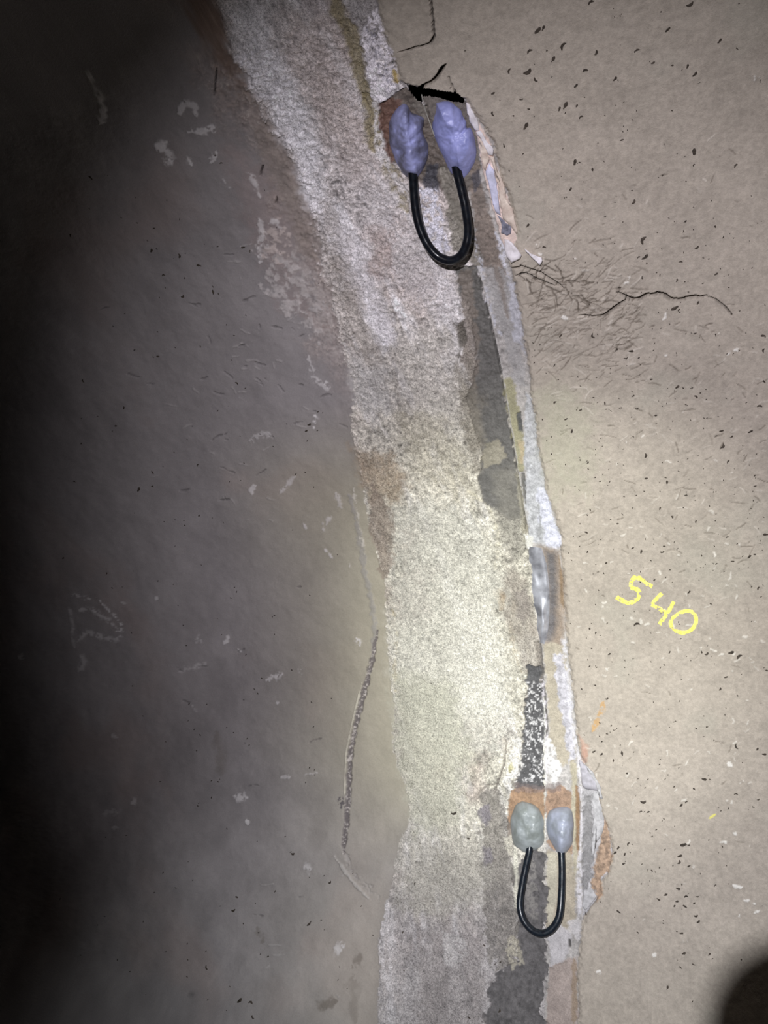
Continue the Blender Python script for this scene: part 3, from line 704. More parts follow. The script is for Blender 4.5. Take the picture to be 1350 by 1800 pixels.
def piece(name, zone, mat):
    qs = QUAD[QZ == zone]
    used = np.unique(qs)
    remap = np.zeros(NA * NB, np.int64)
    remap[used] = np.arange(len(used))
    qs = remap[qs].astype(np.int32)
    me = bpy.data.meshes.new(name)
    me.vertices.add(len(used))
    me.vertices.foreach_set('co', PX[used].ravel())
    me.loops.add(len(qs) * 4)
    me.loops.foreach_set('vertex_index', qs.ravel())
    me.polygons.add(len(qs))
    me.polygons.foreach_set('loop_start', np.arange(0, len(qs) * 4, 4, dtype=np.int32))
    me.polygons.foreach_set('use_smooth', np.ones(len(qs), bool))
    me.update(calc_edges=True)
    a = me.attributes.new('albedo', 'FLOAT_COLOR', 'POINT'); a.data.foreach_set('color', cf[used].ravel())
    a = me.attributes.new('metal', 'FLOAT', 'POINT'); a.data.foreach_set('value', MET.ravel()[used].astype(np.float32))
    a = me.attributes.new('rough', 'FLOAT', 'POINT'); a.data.foreach_set('value', RGH.ravel()[used].astype(np.float32))
    me.materials.append(mat)
    o = bpy.data.objects.new(name, me)
    COL.objects.link(o)
    return o
wall_left = tag(piece('wall_left', 0, MT['left']), 'smooth grey concrete pipe wall left of the mortar band, fading into darkness', 'wall', kind='structure')
trim_1 = tag(piece('trim_1', 1, MT['mortar']), 'rough pale gritty mortar band smeared over the pipe joint', 'mortar', kind='structure')
trim_2 = tag(piece('trim_2', 2, MT['ring']), 'dark bare steel ring exposed along the left of the joint seam', 'steel ring', kind='structure')
trim_3 = tag(piece('trim_3', 3, MT['ring']), 'narrow whitish steel ring strip between the seam and the tan wall', 'steel ring', kind='structure')
wall_right = tag(piece('wall_right', 4, MT['right']), 'tan concrete pipe wall right of the joint, flecked with small dark pit marks', 'wall', kind='structure')

def cavity():
    a0, b0 = SLOT_Q.min(0) - 0.05
    a1, b1 = SLOT_Q.max(0) + 0.05
    b1 += 0.08
    V, F = [], []
    na, nb = 6, 6
    for rr_ in (R + 0.012, R + 0.25):
        for j in range(nb):
            for i in range(na):
                a, b = a0 + (a1 - a0) * i / (na - 1), b0 + (b1 - b0) * j / (nb - 1)
                V.append((a, rr_ * math.cos(b / R), rr_ * math.sin(b / R)))
    o = na * nb
    for j in range(nb - 1):
        for i in range(na - 1):
            k = j * na + i
            F.append((o + k, o + k + 1, o + k + 1 + na, o + k + na))
    ring = [i for i in range(na)] + [j * na + na - 1 for j in range(1, nb)] + [(nb - 1) * na + i for i in range(na - 2, -1, -1)] + [j * na for j in range(nb - 2, 0, -1)]
    for u, v in zip(ring, ring[1:] + ring[:1]):
        F.append((u, v, o + v, o + u))
    me = bpy.data.meshes.new('slot_cavity')
    me.from_pydata(V, [], F)
    me.materials.append(plain_mat('shade_black_void', (0.03, 0.028, 0.025), 0.9))  # near-black colour deepens the shade inside the cavity
    ob = bpy.data.objects.new('slot_cavity', me)
    COL.objects.link(ob)
    ob.parent = wall_right
cavity()

# ------------------------------------------------------------------ small builders
def mesh_obj(name, V, F, mat, parent=None, smooth=True):
    me = bpy.data.meshes.new(name)
    me.from_pydata([tuple(v) for v in V], [], F)
    if smooth:
        me.polygons.foreach_set('use_smooth', [True] * len(F))
    me.materials.append(mat)
    me.update()
    o = bpy.data.objects.new(name, me)
    COL.objects.link(o)
    if parent is not None:
        o.parent = parent
        o.matrix_parent_inverse = parent.matrix_basis.inverted()
    return o

def hof(p):
    """height of the finished wall surface under a photo pixel"""
    q = ab(p)
    j = np.clip(np.searchsorted(ca, q[:, 0]), 0, NA - 1)
    i = np.clip(np.searchsorted(rb, q[:, 1]), 0, NB - 1)
    return H[i, j]

def catmull(P, n):
    P = np.asarray(P, float)
    Q = np.vstack([2 * P[0] - P[1], P, 2 * P[-1] - P[-2]])
    out = []
    for k in range(len(P) - 1):
        p0, p1, p2, p3 = Q[k:k + 4]
        for i in range(n):
            t = i / n
            out.append(0.5 * ((2 * p1) + (p2 - p0) * t + (2 * p0 - 5 * p1 + 4 * p2 - p3) * t * t + (3 * p1 - p0 - 3 * p2 + p3) * t ** 3))
    out.append(P[-1])
    return np.array(out)

def tube(name, P, rad, mat, parent, n=18):
    V, F = [], []
    m = len(P)
    T = np.gradient(P, axis=0)
    T /= np.linalg.norm(T, axis=1)[:, None]
    u = np.cross(T[0], [1, 0, 0.3]); u /= np.linalg.norm(u)
    for k in range(m):
        u = u - T[k] * (u @ T[k]); u /= np.linalg.norm(u)
        v = np.cross(T[k], u)
        rr = rad * (1 + 0.012 * math.sin(k * 0.9))
        for i in range(n):
            a = 2 * math.pi * i / n
            V.append(P[k] + rr * (math.cos(a) * u + math.sin(a) * v))
    for k in range(m - 1):
        for i in range(n):
            F.append((k * n + i, k * n + (i + 1) % n, (k + 1) * n + (i + 1) % n, (k + 1) * n + i))
    F.append(tuple(range(n))[::-1]); F.append(tuple(range((m - 1) * n, m * n)))
    return mesh_obj(name, V, F, mat, parent)

def lump(name, outline, top, mat, parent, seed, lumps=0.25, ridge=None, rings=34, n=120):
    """a hand-pressed lump of putty: outline traced on the wall, domed and dented"""
    O = np.asarray(outline, float)
    O = catmull(np.vstack([O, O[:1]]), 8)[:-1]
    L = np.concatenate([[0], np.cumsum(np.linalg.norm(np.diff(np.vstack([O, O[:1]]), axis=0), axis=1))])
    t = np.linspace(0, L[-1], n, endpoint=False)
    OO = np.vstack([O, O[:1]])
    E = np.stack([np.interp(t, L, OO[:, 0]), np.interp(t, L, OO[:, 1])], 1)
    c = E.mean(0)
    V, F = [], []
    def height(p, f):
        nx, ny = p[:, 0] / 26.0, p[:, 1] / 26.0
        d = (1 - np.clip(f, 0, 1) ** 3.2) ** 0.62
        z = fbm(nx, ny, 1.3, 4, seed, 0.52)
        b = (0.68 + 0.32 * np.sqrt(np.maximum(1 - f * f, 0)) + lumps * z) * d
        if ridge:
            (x0, y0), (x1, y1) = ridge
            e = np.array([x1 - x0, y1 - y0]); l2 = e @ e
            s_ = np.clip(((p - [x0, y0]) @ e) / l2, 0, 1)
            dd = np.linalg.norm(p - np.array([x0, y0]) - s_[:, None] * e, axis=1)
            b = b + 0.35 * np.exp(-(dd / 12.0) ** 2) * d
        return top * b
    V.append(at(c, height(c[None], np.array([0.0]))[0])[0])
    base = float(np.median(hof(E)))
    for k in range(1, rings + 1):
        f = k / rings
        f = 1 - (1 - f) ** 1.35
        p = c + (E - c) * f
        h = height(p, np.full(n, f)) + base
        V.extend(at(p, h))
    pe = c + (E - c) * 0.99
    V.extend(at(pe, np.full(n, base - 0.004)))
    for i in range(n):
        F.append((0, 1 + i, 1 + (i + 1) % n))
    for k in range(rings):
        for i in range(n):
            a, b = 1 + k * n + i, 1 + k * n + (i + 1) % n
            F.append((a, a + n, b + n, b))
    return mesh_obj(name, V, F, mat, parent)

MT['putty_blue'] = plain_mat('violet_blue_putty', (0.24, 0.26, 0.52), 0.42, 0, 0.2, 55, 0.35, 160, 0.0015, 0.4, (0.36, 0.38, 0.72))
MT['putty_smudged'] = plain_mat('smudged_violet_putty', (0.10, 0.10, 0.15), 0.44, 0, 0.2, 50, 0.35, 160, 0.0015, 0.4, (0.36, 0.38, 0.68))
MT['putty_grey'] = plain_mat('grey_green_putty', (0.23, 0.25, 0.24), 0.4, 0, 0.2, 60, 0.35, 180, 0.0015, 0.4, (0.33, 0.355, 0.365))
MT['putty_pale'] = plain_mat('pale_blue_grey_putty', (0.28, 0.30, 0.34), 0.4, 0, 0.2, 60, 0.35, 180, 0.0015, 0.4, (0.38, 0.405, 0.50))
MT['cable'] = plain_mat('glossy_black_cable_sheath', (0.005, 0.005, 0.007), 0.24, 0, 0.3, 200, 0.12, 220, 0.0006, 0.35, (0.008, 0.010, 0.014))
MT['cable_mottled'] = plain_mat('dusty_blue_black_cable_sheath', (0.006, 0.007, 0.012), 0.32, 0, 0.3, 260, 0.2, 260, 0.0006, 0.5, (0.012, 0.018, 0.026))

def jumper(label, cable_px, hts, rad, blobs, cmat):
    e = bpy.data.objects.new('bonding_cable', None)
    COL.objects.link(e)
    e.location = at(cable_px[len(cable_px) // 2])[0]
    tag(e, label, 'cable', 'looped bonding cables bridging the pipe joint')
    bpy.context.view_layer.update()
    P = catmull([at(p, h)[0] for p, h in zip(cable_px, hts)], 10)
    tube('cable_loop', P, rad, cmat, e)
    for nm, outl, top, mat, seed, lumps, ridge, lab in blobs:
        o = lump(nm, outl, top, mat, e, seed, lumps, ridge)
        o['label'] = lab
    return e
Z = lambda ox, oy, k, pts: [(ox + k * x, oy + k * y) for x, y in pts]
UL = Z(650, 130, 0.14815, [(405, 350), (450, 375), (490, 450), (580, 490), (640, 525), (642, 600), (628, 680), (655, 760), (690, 830), (697, 920), (682, 1020), (640, 1120), (590, 1195), (560, 1228), (455, 1235), (400, 1200), (330, 1090), (280, 960), (240, 850), (228, 700), (225, 600), (260, 500), (330, 400)])
UR = Z(650, 130, 0.14815, [(790, 345), (870, 325), (960, 330), (1010, 370), (1080, 430), (1110, 510), (1145, 570), (1150, 640), (1195, 640), (1232, 720), (1260, 850), (1265, 960), (1240, 1060), (1180, 1165), (1110, 1252), (1080, 1240), (1050, 1190), (980, 1190), (930, 1120), (880, 1000), (830, 900), (790, 800), (752, 700), (742, 600), (760, 520), (785, 440)])
LL = Z(890, 1380, 0.1555, [(180, 180), (300, 215), (370, 270), (410, 350), (427, 430), (422, 520), (432, 600), (400, 690), (300, 745), (210, 765), (140, 720), (90, 680), (65, 600), (55, 500), (45, 400), (70, 310), (110, 220)])
LR = Z(890, 1380, 0.1555, [(560, 255), (640, 245), (700, 250), (740, 290), (757, 360), (765, 450), (757, 550), (750, 650), (700, 740), (640, 802), (600, 797), (560, 740), (520, 670), (472, 580), (450, 450), (460, 360), (490, 290)])
jumper('thick black cable loop with two violet-blue putty lumps under the black slot',
       [(722, 285), (726, 312), (728, 340), (731, 370), (738, 400), (750, 427), (768, 449), (790, 458), (808, 451), (819, 432), (823, 405), (819, 370), (813, 340), (806, 312), (800, 285)],
       [0.006, 0.010, 0.015, 0.021, 0.027, 0.032, 0.035, 0.037, 0.036, 0.033, 0.027, 0.021, 0.015, 0.010, 0.006], 0.0054,
       [('putty_lump', UL, 0.019, MT['putty_smudged'], 301, 0.38, ((706, 190), (725, 300)), 'violet-grey putty smudged with dark marks'),
        ('putty_lump', UR, 0.019, MT['putty_blue'], 322, 0.30, None, 'clean violet-blue putty lump')], MT['cable'])
jumper('thinner black cable loop with two grey putty lumps on rusty orange steel',
       [(932, 1480), (930, 1498), (923, 1530), (916, 1568), (914, 1594), (920, 1617), (935, 1635), (954, 1641), (971, 1632), (983, 1610), (987, 1572), (988, 1532), (987, 1500), (986, 1482)],
       [0.005, 0.008, 0.011, 0.015, 0.018, 0.021, 0.023, 0.024, 0.023, 0.021, 0.016, 0.012, 0.008, 0.005], 0.0052,
       [('putty_lump', LL, 0.019, MT['putty_grey'], 351, 0.28, None, 'grey-green crumpled putty lump'),
        ('putty_lump', LR, 0.020, MT['putty_pale'], 377, 0.22, ((988, 1425), (988, 1495)), 'smooth pale blue-grey putty lump')], MT['cable_mottled'])

# polished weld bead lying in the seam
MT['weld'] = plain_mat('polished_weld_steel', (0.34, 0.34, 0.38), 0.36, 0.62, 0.25, 45, 0.3, 70, 0.0012, 0.7, (0.85, 0.86, 0.95))
def bead():
    cl = [(941, 962), (944, 985), (947, 1010), (950, 1040), (952, 1070), (953, 1095), (953, 1115), (953, 1131)]
    wd = [13, 16, 16.5, 16, 14, 11.5, 9, 5]
    C = catmull(np.array([(x, y, w_) for (x, y), w_ in zip(cl, wd)]), 8)
    V, F = [], []
    m = 15
    for k, (x, y, w_) in enumerate(C):
        for i in range(m):
            a = -1 + 2 * i / (m - 1)
            p = (x + a * w_, y + 1.5 * a)
            hh = 0.0045 * math.sqrt(max(1 - a * a, 0)) * min(1, w_ / 10) + 0.0036 * float(fbm(np.array([k * 0.075 + a * 0.35]), np.array([a * 0.8]), 1.0, 2, 444)[0]) * (1 - a * a) - 0.0012
            V.append(at(p, hh)[0])
    for k in range(len(C) - 1):
        for i in range(m - 1):
            F.append((k * m + i, k * m + i + 1, (k + 1) * m + i + 1, (k + 1) * m + i))
    o = mesh_obj('weld_bead', V, F, MT['weld'], trim_3)
    o['label'] = 'bright polished weld bead'
bead()

# thin upright lip of the ring in the slot and the bright sliver of its edge
def ribbon(name, pts, wpx, h0, h1, mat, parent):
    P = catmull(np.asarray(pts, float), 6)
    T = np.gradient(P, axis=0); T /= np.linalg.norm(T, axis=1)[:, None]
    Nn = np.stack([-T[:, 1], T[:, 0]], 1)
    V, F = [], []
    n = len(P)
    for k in range(n):
        a, b = P[k] - Nn[k] * wpx / 2, P[k] + Nn[k] * wpx / 2
        V += [at(a, h0)[0], at(a, h1)[0], at(b, h1)[0], at(b, h0)[0]]
    for k in range(n - 1):
        i = k * 4
        for u, v in ((0, 1), (1, 2), (2, 3)):
            F.append((i + u, i + v, i + 4 + v, i + 4 + u))
    F.append((0, 1, 2, 3)); F.append((n * 4 - 1, n * 4 - 2, n * 4 - 3, n * 4 - 4))
    return mesh_obj(name, V, F, mat, parent, False)
MT['lip'] = plain_mat('pale_steel_edge', (0.42, 0.40, 0.36), 0.5, 0.3, 0.25, 120, 0.3)
ribbon('ring_lip', [(741, 166), (745, 185), (750, 200), (757, 220), (764, 240)], 1.6, -0.02, 0.002, MT['lip'], trim_2)
ribbon('ring_lip', [(796, 308), (802, 330), (808, 352), (814, 380)], 2.2, -0.01, 0.0, MT['lip'], trim_2)

# ------------------------------------------------------------------ broken plaster flakes and shards along the right wall's edge
def flake(name, outline, top, mat, parent, seed, tilt=(0, 0), label=None, base=None, rim=0.75, rag=1.0):
    O = np.asarray(outline, float)
    C = []
    rg = random.Random(seed)
    for a, b in zip(O, np.vstack([O[1:], O[:1]])):
        n = max(int(np.linalg.norm(b - a) / 5), 1)
        for i in range(n):
            C.append(a + (b - a) * i / n + np.array([rg.uniform(-rag, rag), rg.uniform(-rag, rag)]))
    E = np.array(C)
    c = E.mean(0)
    n = len(E)
    b0 = float(np.median(hof(E))) if base is None else base
    V, F = [], []
    def hh(p, f):
        q_ = (p - c) / 60.0
        return b0 + top * f * (1 + tilt[0] * q_[:, 0] + tilt[1] * q_[:, 1]) + top * 0.25 * f * fbm(p[:, 0] / 20, p[:, 1] / 20, 1.0, 3, seed)
    rings = [(1.0, None), (0.99, rim), (0.86, 1.0), (0.6, 1.02), (0.3, 1.0)]
    for f, t in rings:
        p = c + (E - c) * f
        V.extend(at(p, np.full(n, b0 - 0.006) if t is None else hh(p, np.full(n, t))))
    V.append(at(c, hh(c[None], np.array([1.0])))[0])
    for k in range(len(rings) - 1):
        for i in range(n):
            a, b = k * n + i, k * n + (i + 1) % n
            F.append((a, b, b + n, a + n))
    for i in range(n):
        F.append(((len(rings) - 1) * n + i, (len(rings) - 1) * n + (i + 1) % n, len(rings) * n))
    o = mesh_obj(name, V, F, mat, parent)
    if label:
        o['label'] = label
    return o
MT['fl_white'] = plain_mat('white_violet_plaster', (0.62, 0.58, 0.60), 0.8, 0, 0.2, 90, 0.5, 350, 0.0012, 0.2, (0.82, 0.78, 0.82))
MT['fl_violet'] = plain_mat('violet_grey_plaster', (0.48, 0.48, 0.60), 0.8, 0, 0.2, 90, 0.5, 350, 0.0012, 0.2, (0.66, 0.66, 0.84))
MT['fl_peach'] = plain_mat('peach_plaster', (0.52, 0.42, 0.36), 0.85, 0, 0.2, 110, 0.5, 350, 0.0012, 0.2, (0.72, 0.62, 0.54))
MT['fl_ash'] = plain_mat('ash_white_plaster', (0.34, 0.33, 0.335), 0.85, 0, 0.2, 170, 0.6, 450, 0.0012, 0.2, (0.50, 0.485, 0.495))
MT['fl_dark'] = plain_mat('dark_slate_chip', (0.10, 0.10, 0.13), 0.7, 0, 0.2, 150, 0.5, 350, 0.0012, 0.3, (0.26, 0.26, 0.33))
MT['fl_grey'] = plain_mat('grey_violet_shard', (0.30, 0.285, 0.31), 0.75, 0, 0.2, 150, 0.4, 400, 0.0008, 0.3, (0.42, 0.40, 0.44))
for outl, top, mat, lab, tl in [
    (Z(820, 180, 0.16667, [(0, 0), (30, 20), (70, 100), (90, 150), (130, 215), (130, 290), (90, 300), (40, 210), (10, 110)]), 0.005, 'fl_white', 'white plaster sliver beside the slot', (0.3, 0)),
    (Z(820, 180, 0.16667, [(100, 310), (150, 300), (215, 420), (270, 460), (288, 500), (275, 560), (240, 560), (215, 500), (150, 390)]), 0.006, 'fl_white', 'white plaster chip', (0.4, 0)),
    (Z(820, 180, 0.16667, [(130, 380), (160, 390), (215, 470), (235, 600), (200, 720), (170, 660), (150, 560)]), 0.003, 'fl_peach', None, (0, 0)),
    (Z(820, 180, 0.16667, [(200, 730), (240, 640), (290, 720), (330, 920), (345, 1080), (360, 1190), (320, 1170), (280, 1080), (240, 900)]), 0.005, 'fl_violet', 'long violet plaster splinter', (-0.3, 0)),
    (Z(820, 180, 0.16667, [(250, 570), (285, 570), (330, 720), (390, 850), (420, 1000), (490, 1130), (535, 1340), (530, 1400), (470, 1320), (390, 1230), (355, 1080), (330, 880), (290, 700)]), 0.005, 'fl_peach', 'long peach plaster flake along the wall edge', (0.3, 0)),
    (Z(820, 180, 0.16667, [(320, 1180), (400, 1250), (470, 1310), (470, 1380), (430, 1410), (370, 1380), (365, 1290)]), 0.003, 'fl_dark', 'dark slate-coloured chip', (0, 0)),
    (Z(820, 180, 0.16667, [(400, 1440), (470, 1460), (530, 1530), (580, 1610), (560, 1650), (470, 1690), (430, 1640), (400, 1560)]), 0.008, 'fl_white', 'pale blue-white plaster chunk', (0.2, 0.3)),
    (Z(820, 180, 0.16667, [(610, 1540), (680, 1590), (790, 1640), (805, 1670), (780, 1720), (740, 1680), (650, 1600)]), 0.009, 'fl_white', 'pale plaster stick lying below the flakes', (0.3, 0)),
    (Z(1000, 1300, 0.27778, [(65, 125), (110, 165), (150, 220), (185, 285), (185, 320), (120, 320), (85, 300), (72, 200)]), 0.006, 'fl_grey', 'violet-grey triangular shard', (0.2, 0.2)),
    (Z(1000, 1300, 0.27778, [(100, 160), (150, 200), (195, 290), (215, 370), (200, 380), (185, 300), (140, 230)]), 0.006, 'fl_ash', None, (0, 0)),
    (Z(1000, 1300, 0.27778, [(140, 340), (185, 320), (210, 400), (225, 500), (220, 580), (180, 640), (160, 720), (140, 740), (148, 600), (160, 450)]), 0.004, 'fl_ash', 'ragged white plaster rim', (0, 0)),
    (Z(1000, 1300, 0.27778, [(90, 955), (140, 935), (180, 990), (150, 1030), (105, 1080), (85, 1060)]), 0.004, 'fl_ash', None, (0, 0)),
]:
    flake('plaster_flake', outl, top, MT[mat], wall_right, int(outl[0][0] * 7 + outl[0][1]), tl, lab)

# ------------------------------------------------------------------ yellow chalk number 540
MT['chalk'] = plain_mat('yellow_chalk', (0.72, 0.63, 0.13), 0.95, 0, 0.2, 260, 0.5, 500, 0.0006, 0.1, (0.86, 0.78, 0.22))
def chalk(name, strokes, wpx, seed):
    rg = random.Random(seed)
    V, F = [], []
    for st in strokes:
        P = catmull(np.asarray(st, float), 10)
        L = np.concatenate([[0], np.cumsum(np.linalg.norm(np.diff(P, axis=0), axis=1))])
        n = int(L[-1] / 1.2)
        t = np.linspace(0, L[-1], n)
        P = np.stack([np.interp(t, L, P[:, 0]), np.interp(t, L, P[:, 1])], 1)
        T = np.gradient(P, axis=0); T /= np.linalg.norm(T, axis=1)[:, None] + 1e-9
        Nn = np.stack([-T[:, 1], T[:, 0]], 1)
        m = 9
        b0 = len(V)
        pts, wv = [], wpx
        for k in range(n):
            wv = wv * 0.8 + 0.2 * wpx * rg.uniform(0.7, 1.25)
            for i in range(m):
                a = (i / (m - 1) - 0.5)
                pts.append(P[k] + Nn[k] * (a * wv + rg.uniform(-0.25, 0.25)))
        pts = np.array(pts)
        V.extend(at(pts, hof(pts) + 0.0007))
        cx = fbm(pts[:, 0], pts[:, 1], 5.0, 3, seed, 0.6)
        for k in range(n - 1):
            for i in range(m - 1):
                edge = 0.45 if i in (0, m - 2) else 0.0
                if cx[k * m + i] > -0.62 + edge:
                    a = b0 + k * m + i
                    F.append((a, a + 1, a + 1 + m, a + m))
    return mesh_obj(name, V, F, MT['chalk'], wall_right, False)
zc = lambda pts: Z(1000, 950, 0.25926, pts)
d5 = chalk('chalk_digit', [zc([(566, 312), (525, 292), (492, 264), (455, 250), (432, 266), (416, 316)]), zc([(418, 318), (458, 330), (477, 352), (470, 388), (440, 414), (398, 424), (352, 402), (322, 382)])], 8.0, 11)
d4 = chalk('chalk_digit', [zc([(630, 358), (595, 395), (562, 432)]), zc([(562, 432), (612, 462), (662, 494)]), zc([(714, 415), (690, 455), (655, 510), (614, 570)])], 7.5, 12)
d0 = chalk('chalk_digit', [zc([(745, 492), (790, 480), (835, 484), (860, 520), (860, 560), (832, 604), (775, 626), (720, 608), (692, 570), (702, 530), (745, 492)])], 7.0, 13)
for o, t in ((d5, 'yellow chalk digit 5'), (d4, 'yellow chalk digit 4'), (d0, 'yellow chalk digit 0')):
    o['label'] = t

# ------------------------------------------------------------------ raised dark flecks standing in for shaded pits in the walls
MT['fleck'] = plain_mat('dark_brown_fleck', (0.035, 0.028, 0.022), 0.8, 0, 0.3, 300, 0.3, 500, 0.0005, 0.2, (0.075, 0.06, 0.048))
def fleck_mesh(k):
    rg = random.Random(900 + k)
    bend = rg.uniform(-0.5, 0.5) * (2.0 if k % 3 == 0 else 0.8)
    n, m = 6, 5
    V, F = [], []
    for i in range(n):
        t = i / (n - 1) * 2 - 1
        wd = 0.42 * max(1 - abs(t) ** 3.5 * 0.8, 0.1) * rg.uniform(0.75, 1.2)
        y = bend * (t * t - 0.4) * 0.6
        for j in range(m):
            a = math.pi * j / (m - 1)
            V.append((t, y + wd * math.cos(a), 0.30 * wd * math.sin(a) * 1.6))
    for i in range(n - 1):
        for j in range(m - 1):
            F.append((i * m + j, (i + 1) * m + j, (i + 1) * m + j + 1, i * m + j + 1))
    F.append(tuple(range(m))); F.append(tuple(range((n - 1) * m, n * m))[::-1])
    me = bpy.data.meshes.new('pit_fleck')
    me.from_pydata(V, [], F)
    me.materials.append(MT['fleck'])
    return me
FM = [fleck_mesh(k) for k in range(9)]
BIG = 1
fl_right = (Z(850, 0, 0.3704, [(258, 135), (285, 122), (615, 30), (655, 60), (840, 50), (875, 130), (380, 208), (330, 275), (300, 232), (222, 232), (125, 328), (213, 330), (250, 368), (483, 327), (625, 365), (728, 232), (535, 240), (940, 325), (968, 305), (1003, 343), (1020, 385), (895, 302), (805, 290), (1120, 183), (1203, 222), (1315, 375), (180, 460), (215, 507), (45, 435), (47, 528), (143, 540), (362, 508), (388, 495), (443, 497), (388, 528), (465, 548), (575, 543), (483, 455), (665, 478), (440, 398), (203, 590), (655, 660), (100, 683), (190, 725), (435, 763), (455, 765), (517, 795), (847, 833), (1000, 713), (1000, 775), (1200, 777), (413, 893), (393, 930), (627, 955), (713, 952), (577, 1022), (955, 1047), (1100, 1072), (1137, 1117), (948, 1093), (760, 1132), (310, 1055), (213, 1062), (290, 1165), (845, 1173), (735, 1195), (738, 1215), (768, 1213), (775, 1242), (1010, 1170), (935, 1238), (840, 1300), (755, 1310), (918, 1325), (1103, 1293), (1043, 1338), (828, 1338), (650, 1360), (485, 1240), (910, 1455), (930, 1465), (1017, 1432), (1005, 1575), (1103, 1583), (1327, 1588), (520, 1590), (410, 1585), (323, 1580), (367, 1590), (512, 0), (980, 10), (1215, 2)])
            + Z(930, 600, 0.3111, [(497, 42), (515, 18), (580, 48), (618, 88), (550, 88), (680, 83), (1155, 65), (1325, 45), (1327, 220), (1300, 360), (145, 130), (395, 133), (627, 185), (690, 213), (838, 253), (918, 258), (965, 288), (943, 308), (150, 340), (430, 345), (270, 383), (293, 380), (612, 373), (590, 303), (713, 412), (718, 458), (1150, 423), (1087, 500), (1055, 527), (1143, 532), (1095, 587), (1250, 503), (607, 520), (212, 433), (245, 500), (400, 555), (660, 640), (805, 638), (1127, 673), (1210, 583), (603, 710), (537, 692), (335, 677), (212, 718), (775, 765), (660, 770), (1273, 757), (1273, 812), (885, 865), (740, 845), (605, 865), (780, 792), (260, 812), (347, 945), (530, 970), (500, 1025), (527, 1058), (323, 1072), (740, 940), (780, 985), (812, 990), (945, 1015), (1300, 1010), (1123, 1102), (1337, 1085), (767, 1153), (750, 1185), (725, 1235), (587, 1163), (635, 1183), (1060, 1252), (1210, 1208), (1245, 1210), (1272, 1197), (1150, 1237), (1215, 1260), (1297, 1390), (710, 1343), (330, 1185), (465, 1208), (435, 1250), (375, 1485), (1030, 1480), (1060, 1540), (1112, 1530), (905, 1412), (240, 1590), (610, 1595)])
            + Z(1000, 950, 0.25926, [(553, 625), (145, 595), (185, 622), (300, 600), (460, 563), (685, 753), (900, 750), (935, 762), (895, 820), (727, 882), (440, 930), (275, 765), (385, 808), (440, 795), (145, 845), (180, 975), (120, 1045), (262, 1065), (325, 1180), (290, 1252), (462, 1250), (318, 1280), (265, 1307), (1140, 1043), (1025, 1000), (1098, 755), (1155, 785), (1345, 880), (940, 1258), (1065, 920), (555, 690)])
            + Z(1000, 1300, 0.27778, [(855, 245), (893, 247), (883, 217), (795, 307), (667, 293), (1060, 40), (1190, 58), (1235, 88), (1058, 340), (1200, 373), (1133, 440), (710, 412), (747, 390), (460, 450), (505, 452), (475, 388), (427, 350), (340, 85), (412, 77), (485, 88), (210, 88), (160, 72), (285, 127), (345, 160), (377, 205), (380, 657), (400, 657), (297, 710), (315, 680), (350, 780), (357, 720), (607, 690), (727, 660), (757, 665), (702, 732), (700, 770), (577, 802), (657, 793), (718, 827), (760, 795), (503, 822), (530, 827), (457, 910), (505, 917), (717, 915), (693, 938), (612, 978), (570, 1007), (745, 990), (757, 970), (815, 988), (685, 1020), (795, 1030), (668, 1050), (737, 1053), (715, 1073), (805, 1110), (820, 1147), (928, 920), (318, 1085), (115, 1107), (437, 1217), (715, 1220), (727, 1350), (890, 1313), (890, 1355), (640, 1460), (708, 1440), (790, 1420), (625, 1568), (1087, 1390), (253, 943)]))
fl_left = (Z(0, 600, 0.4444, [(625, 60), (790, 22), (935, 168), (490, 263), (458, 335), (605, 517), (550, 585), (602, 573), (780, 492), (840, 698), (787, 690), (528, 908), (487, 972), (425, 917), (1210, 355), (1222, 330), (320, 405), (250, 857), (295, 555), (330, 155)])
           + Z(0, 0, 0.3704, [(717, 1190), (865, 1408), (1010, 1388), (745, 1577), (335, 1115), (430, 840), (1150, 1175), (1185, 1195), (1023, 737), (1050, 775), (850, 1215), (943, 1262), (775, 1308)])
           + Z(0, 1200, 0.5185, [(907, 930), (790, 772), (802, 727), (930, 708), (992, 580), (1118, 677), (1225, 757), (1045, 820), (812, 1078), (850, 1085), (857, 1133), (700, 967), (205, 735)]))
fl_mort = Z(550, 1300, 0.2963, [(1085, 1325), (930, 1655), (1105, 1610), (928, 587), (838, 437), (610, 852), (535, 1140), (545, 1375), (1020, 1225)]) + [(683, 852), (758, 1202), (880, 1690)]
rng = random.Random(77)
def put_flecks(pts, parent, lo, hi):
    for (x, y) in pts:
        if x > 1358 or y > 1808:
            continue
        P = at((x, y))[0]
        q = ab([(x, y)])[0]
        th = q[1] / R
        h = float(hof([(x, y)])[0])
        n = Vector((0, -math.cos(th), -math.sin(th)))
        ex = Vector((1, 0, 0)); ey = n.cross(ex)
        a = rng.uniform(0, math.pi) if rng.random() < 0.4 else rng.gauss(0.6, 0.45)
        L = rng.uniform(lo, hi) * (1.5 if rng.random() < 0.12 else 1.0) * 0.00075
        u = ex * math.cos(a) + ey * math.sin(a)
        v = n.cross(u)
        o = bpy.data.objects.new('pit_fleck', rng.choice(FM))
        COL.objects.link(o)
        pos = Vector((P[0], (R - h) * math.cos(th), (R - h) * math.sin(th))) - n * 0.0004
        m4 = Matrix.Identity(4)
        for i in range(3):
            m4[i][0], m4[i][1], m4[i][2], m4[i][3] = u[i] * L, v[i] * L, n[i] * L, pos[i]
        o.parent = parent
        o.matrix_world = m4
put_flecks(fl_right[:300], wall_right, 2.8, 5.2)
put_flecks(fl_left, wall_left, 3.5, 6.0)
put_flecks(fl_mort, trim_1, 3.5, 6.0)
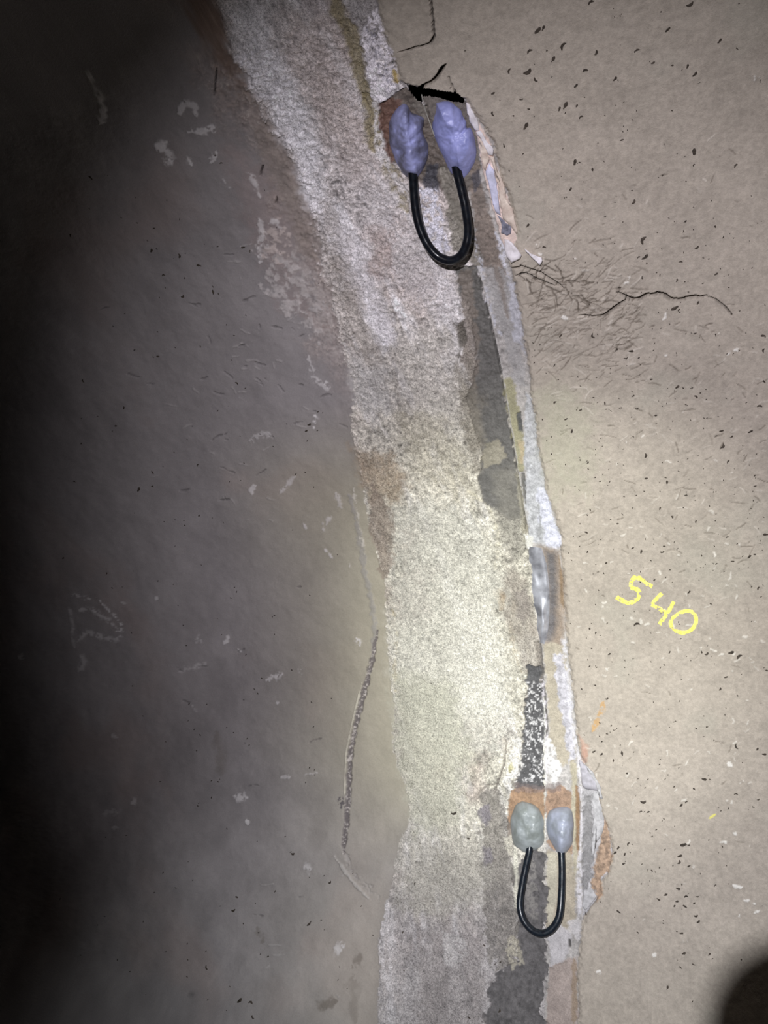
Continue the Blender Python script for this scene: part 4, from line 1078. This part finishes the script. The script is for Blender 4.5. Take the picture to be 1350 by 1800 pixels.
# far smaller dark specks, painted shade for tiny pits: one joined part
def dust(n, seed, test, parent, spread_):
    rg = random.Random(seed)
    V, F = [], []
    while n > 0:
        x, y = spread_(rg)
        if not test((x, y)):
            continue
        n -= 1
        h = float(hof([(x, y)])[0])
        a = rg.uniform(0, math.pi)
        L, W = rg.uniform(1.0, 2.6), rg.uniform(0.7, 1.2)
        c, s_ = math.cos(a), math.sin(a)
        b = len(V)
        pts = np.array([(x + c * L, y + s_ * L), (x - s_ * W, y + c * W), (x - c * L, y - s_ * L), (x + s_ * W, y - c * W), (x, y)])
        V.extend(at(pts, h + np.array([0.0001, 0.0001, 0.0001, 0.0001, 0.0012])))
        F += [(b, b + 1, b + 4), (b + 1, b + 2, b + 4), (b + 2, b + 3, b + 4), (b + 3, b, b + 4)]
    o = mesh_obj('pit_specks', V, F, MT['fleck'], parent, False)
    o['kind'] = 'stuff'
dust(420, 3, on_right, wall_right, lambda g: (g.uniform(720, 1345), g.triangular(0, 1800, 950)))
dust(160, 4, lambda p: ab([p])[0, 0] < fL(ab([p])[0, 1]) - 0.01, wall_left, lambda g: (g.triangular(120, 680, 380), g.uniform(300, 1795)))

# ------------------------------------------------------------------ unseen phone-shaped slab added behind the camera: its corner shades the lamp
MT['phone'] = plain_mat('black_phone_glass', (0.01, 0.01, 0.011), 0.3, 0, 0.1, 50, 0)
def phone():
    e = bpy.data.objects.new('shadow_phone', None)
    COL.objects.link(e)
    e.location = world_of((0, -0.004, 0))
    tag(e, 'unseen black phone added behind the viewpoint to cast the rounded shadow bottom right', 'phone')
    bpy.context.view_layer.update()
    x0, z1, wd, ht, rr = -0.0346, 0.0350, 0.074, 0.150, 0.0137
    prof = []
    for cx, cz, a0 in ((x0 + wd - rr, z1 - rr, 0), (x0 + rr, z1 - rr, 90), (x0 + rr, z1 - ht + rr, 180), (x0 + wd - rr, z1 - ht + rr, 270)):
        for i in range(13):
            a = math.radians(a0 + i * 7.5)
            prof.append((cx + rr * math.cos(a), cz + rr * math.sin(a)))
    n = len(prof)
    V, F = [], []
    for y, k in ((-0.004, 0.97), (-0.005, 1.0), (-0.011, 1.0), (-0.012, 0.97)):
        cx, cz = x0 + wd / 2, z1 - ht / 2
        V += [world_of((cx + (x - cx) * k, y, cz + (z - cz) * k)) for x, z in prof]
    F.append(tuple(range(n))); F.append(tuple(range(3 * n, 4 * n))[::-1])
    for k in range(3):
        for i in range(n):
            F.append((k * n + i, (k + 1) * n + i, (k + 1) * n + (i + 1) % n, k * n + (i + 1) % n))
    mesh_obj('phone_body', V, F, MT['phone'], e, False)
    V, F = [], []
    for y, rad in ((-0.004, 0.0065), (-0.0022, 0.006), (-0.0022, 0.0045), (-0.003, 0.0043)):
        for i in range(24):
            a = 2 * math.pi * i / 24
            V.append(world_of((rad * math.cos(a), y, rad * math.sin(a))))
    for k in range(3):
        for i in range(24):
            F.append((k * 24 + i, k * 24 + (i + 1) % 24, (k + 1) * 24 + (i + 1) % 24, (k + 1) * 24 + i))
    F.append(tuple(range(72, 96)))
    mesh_obj('lens_ring', V, F, MT['phone'], e, False)
phone()
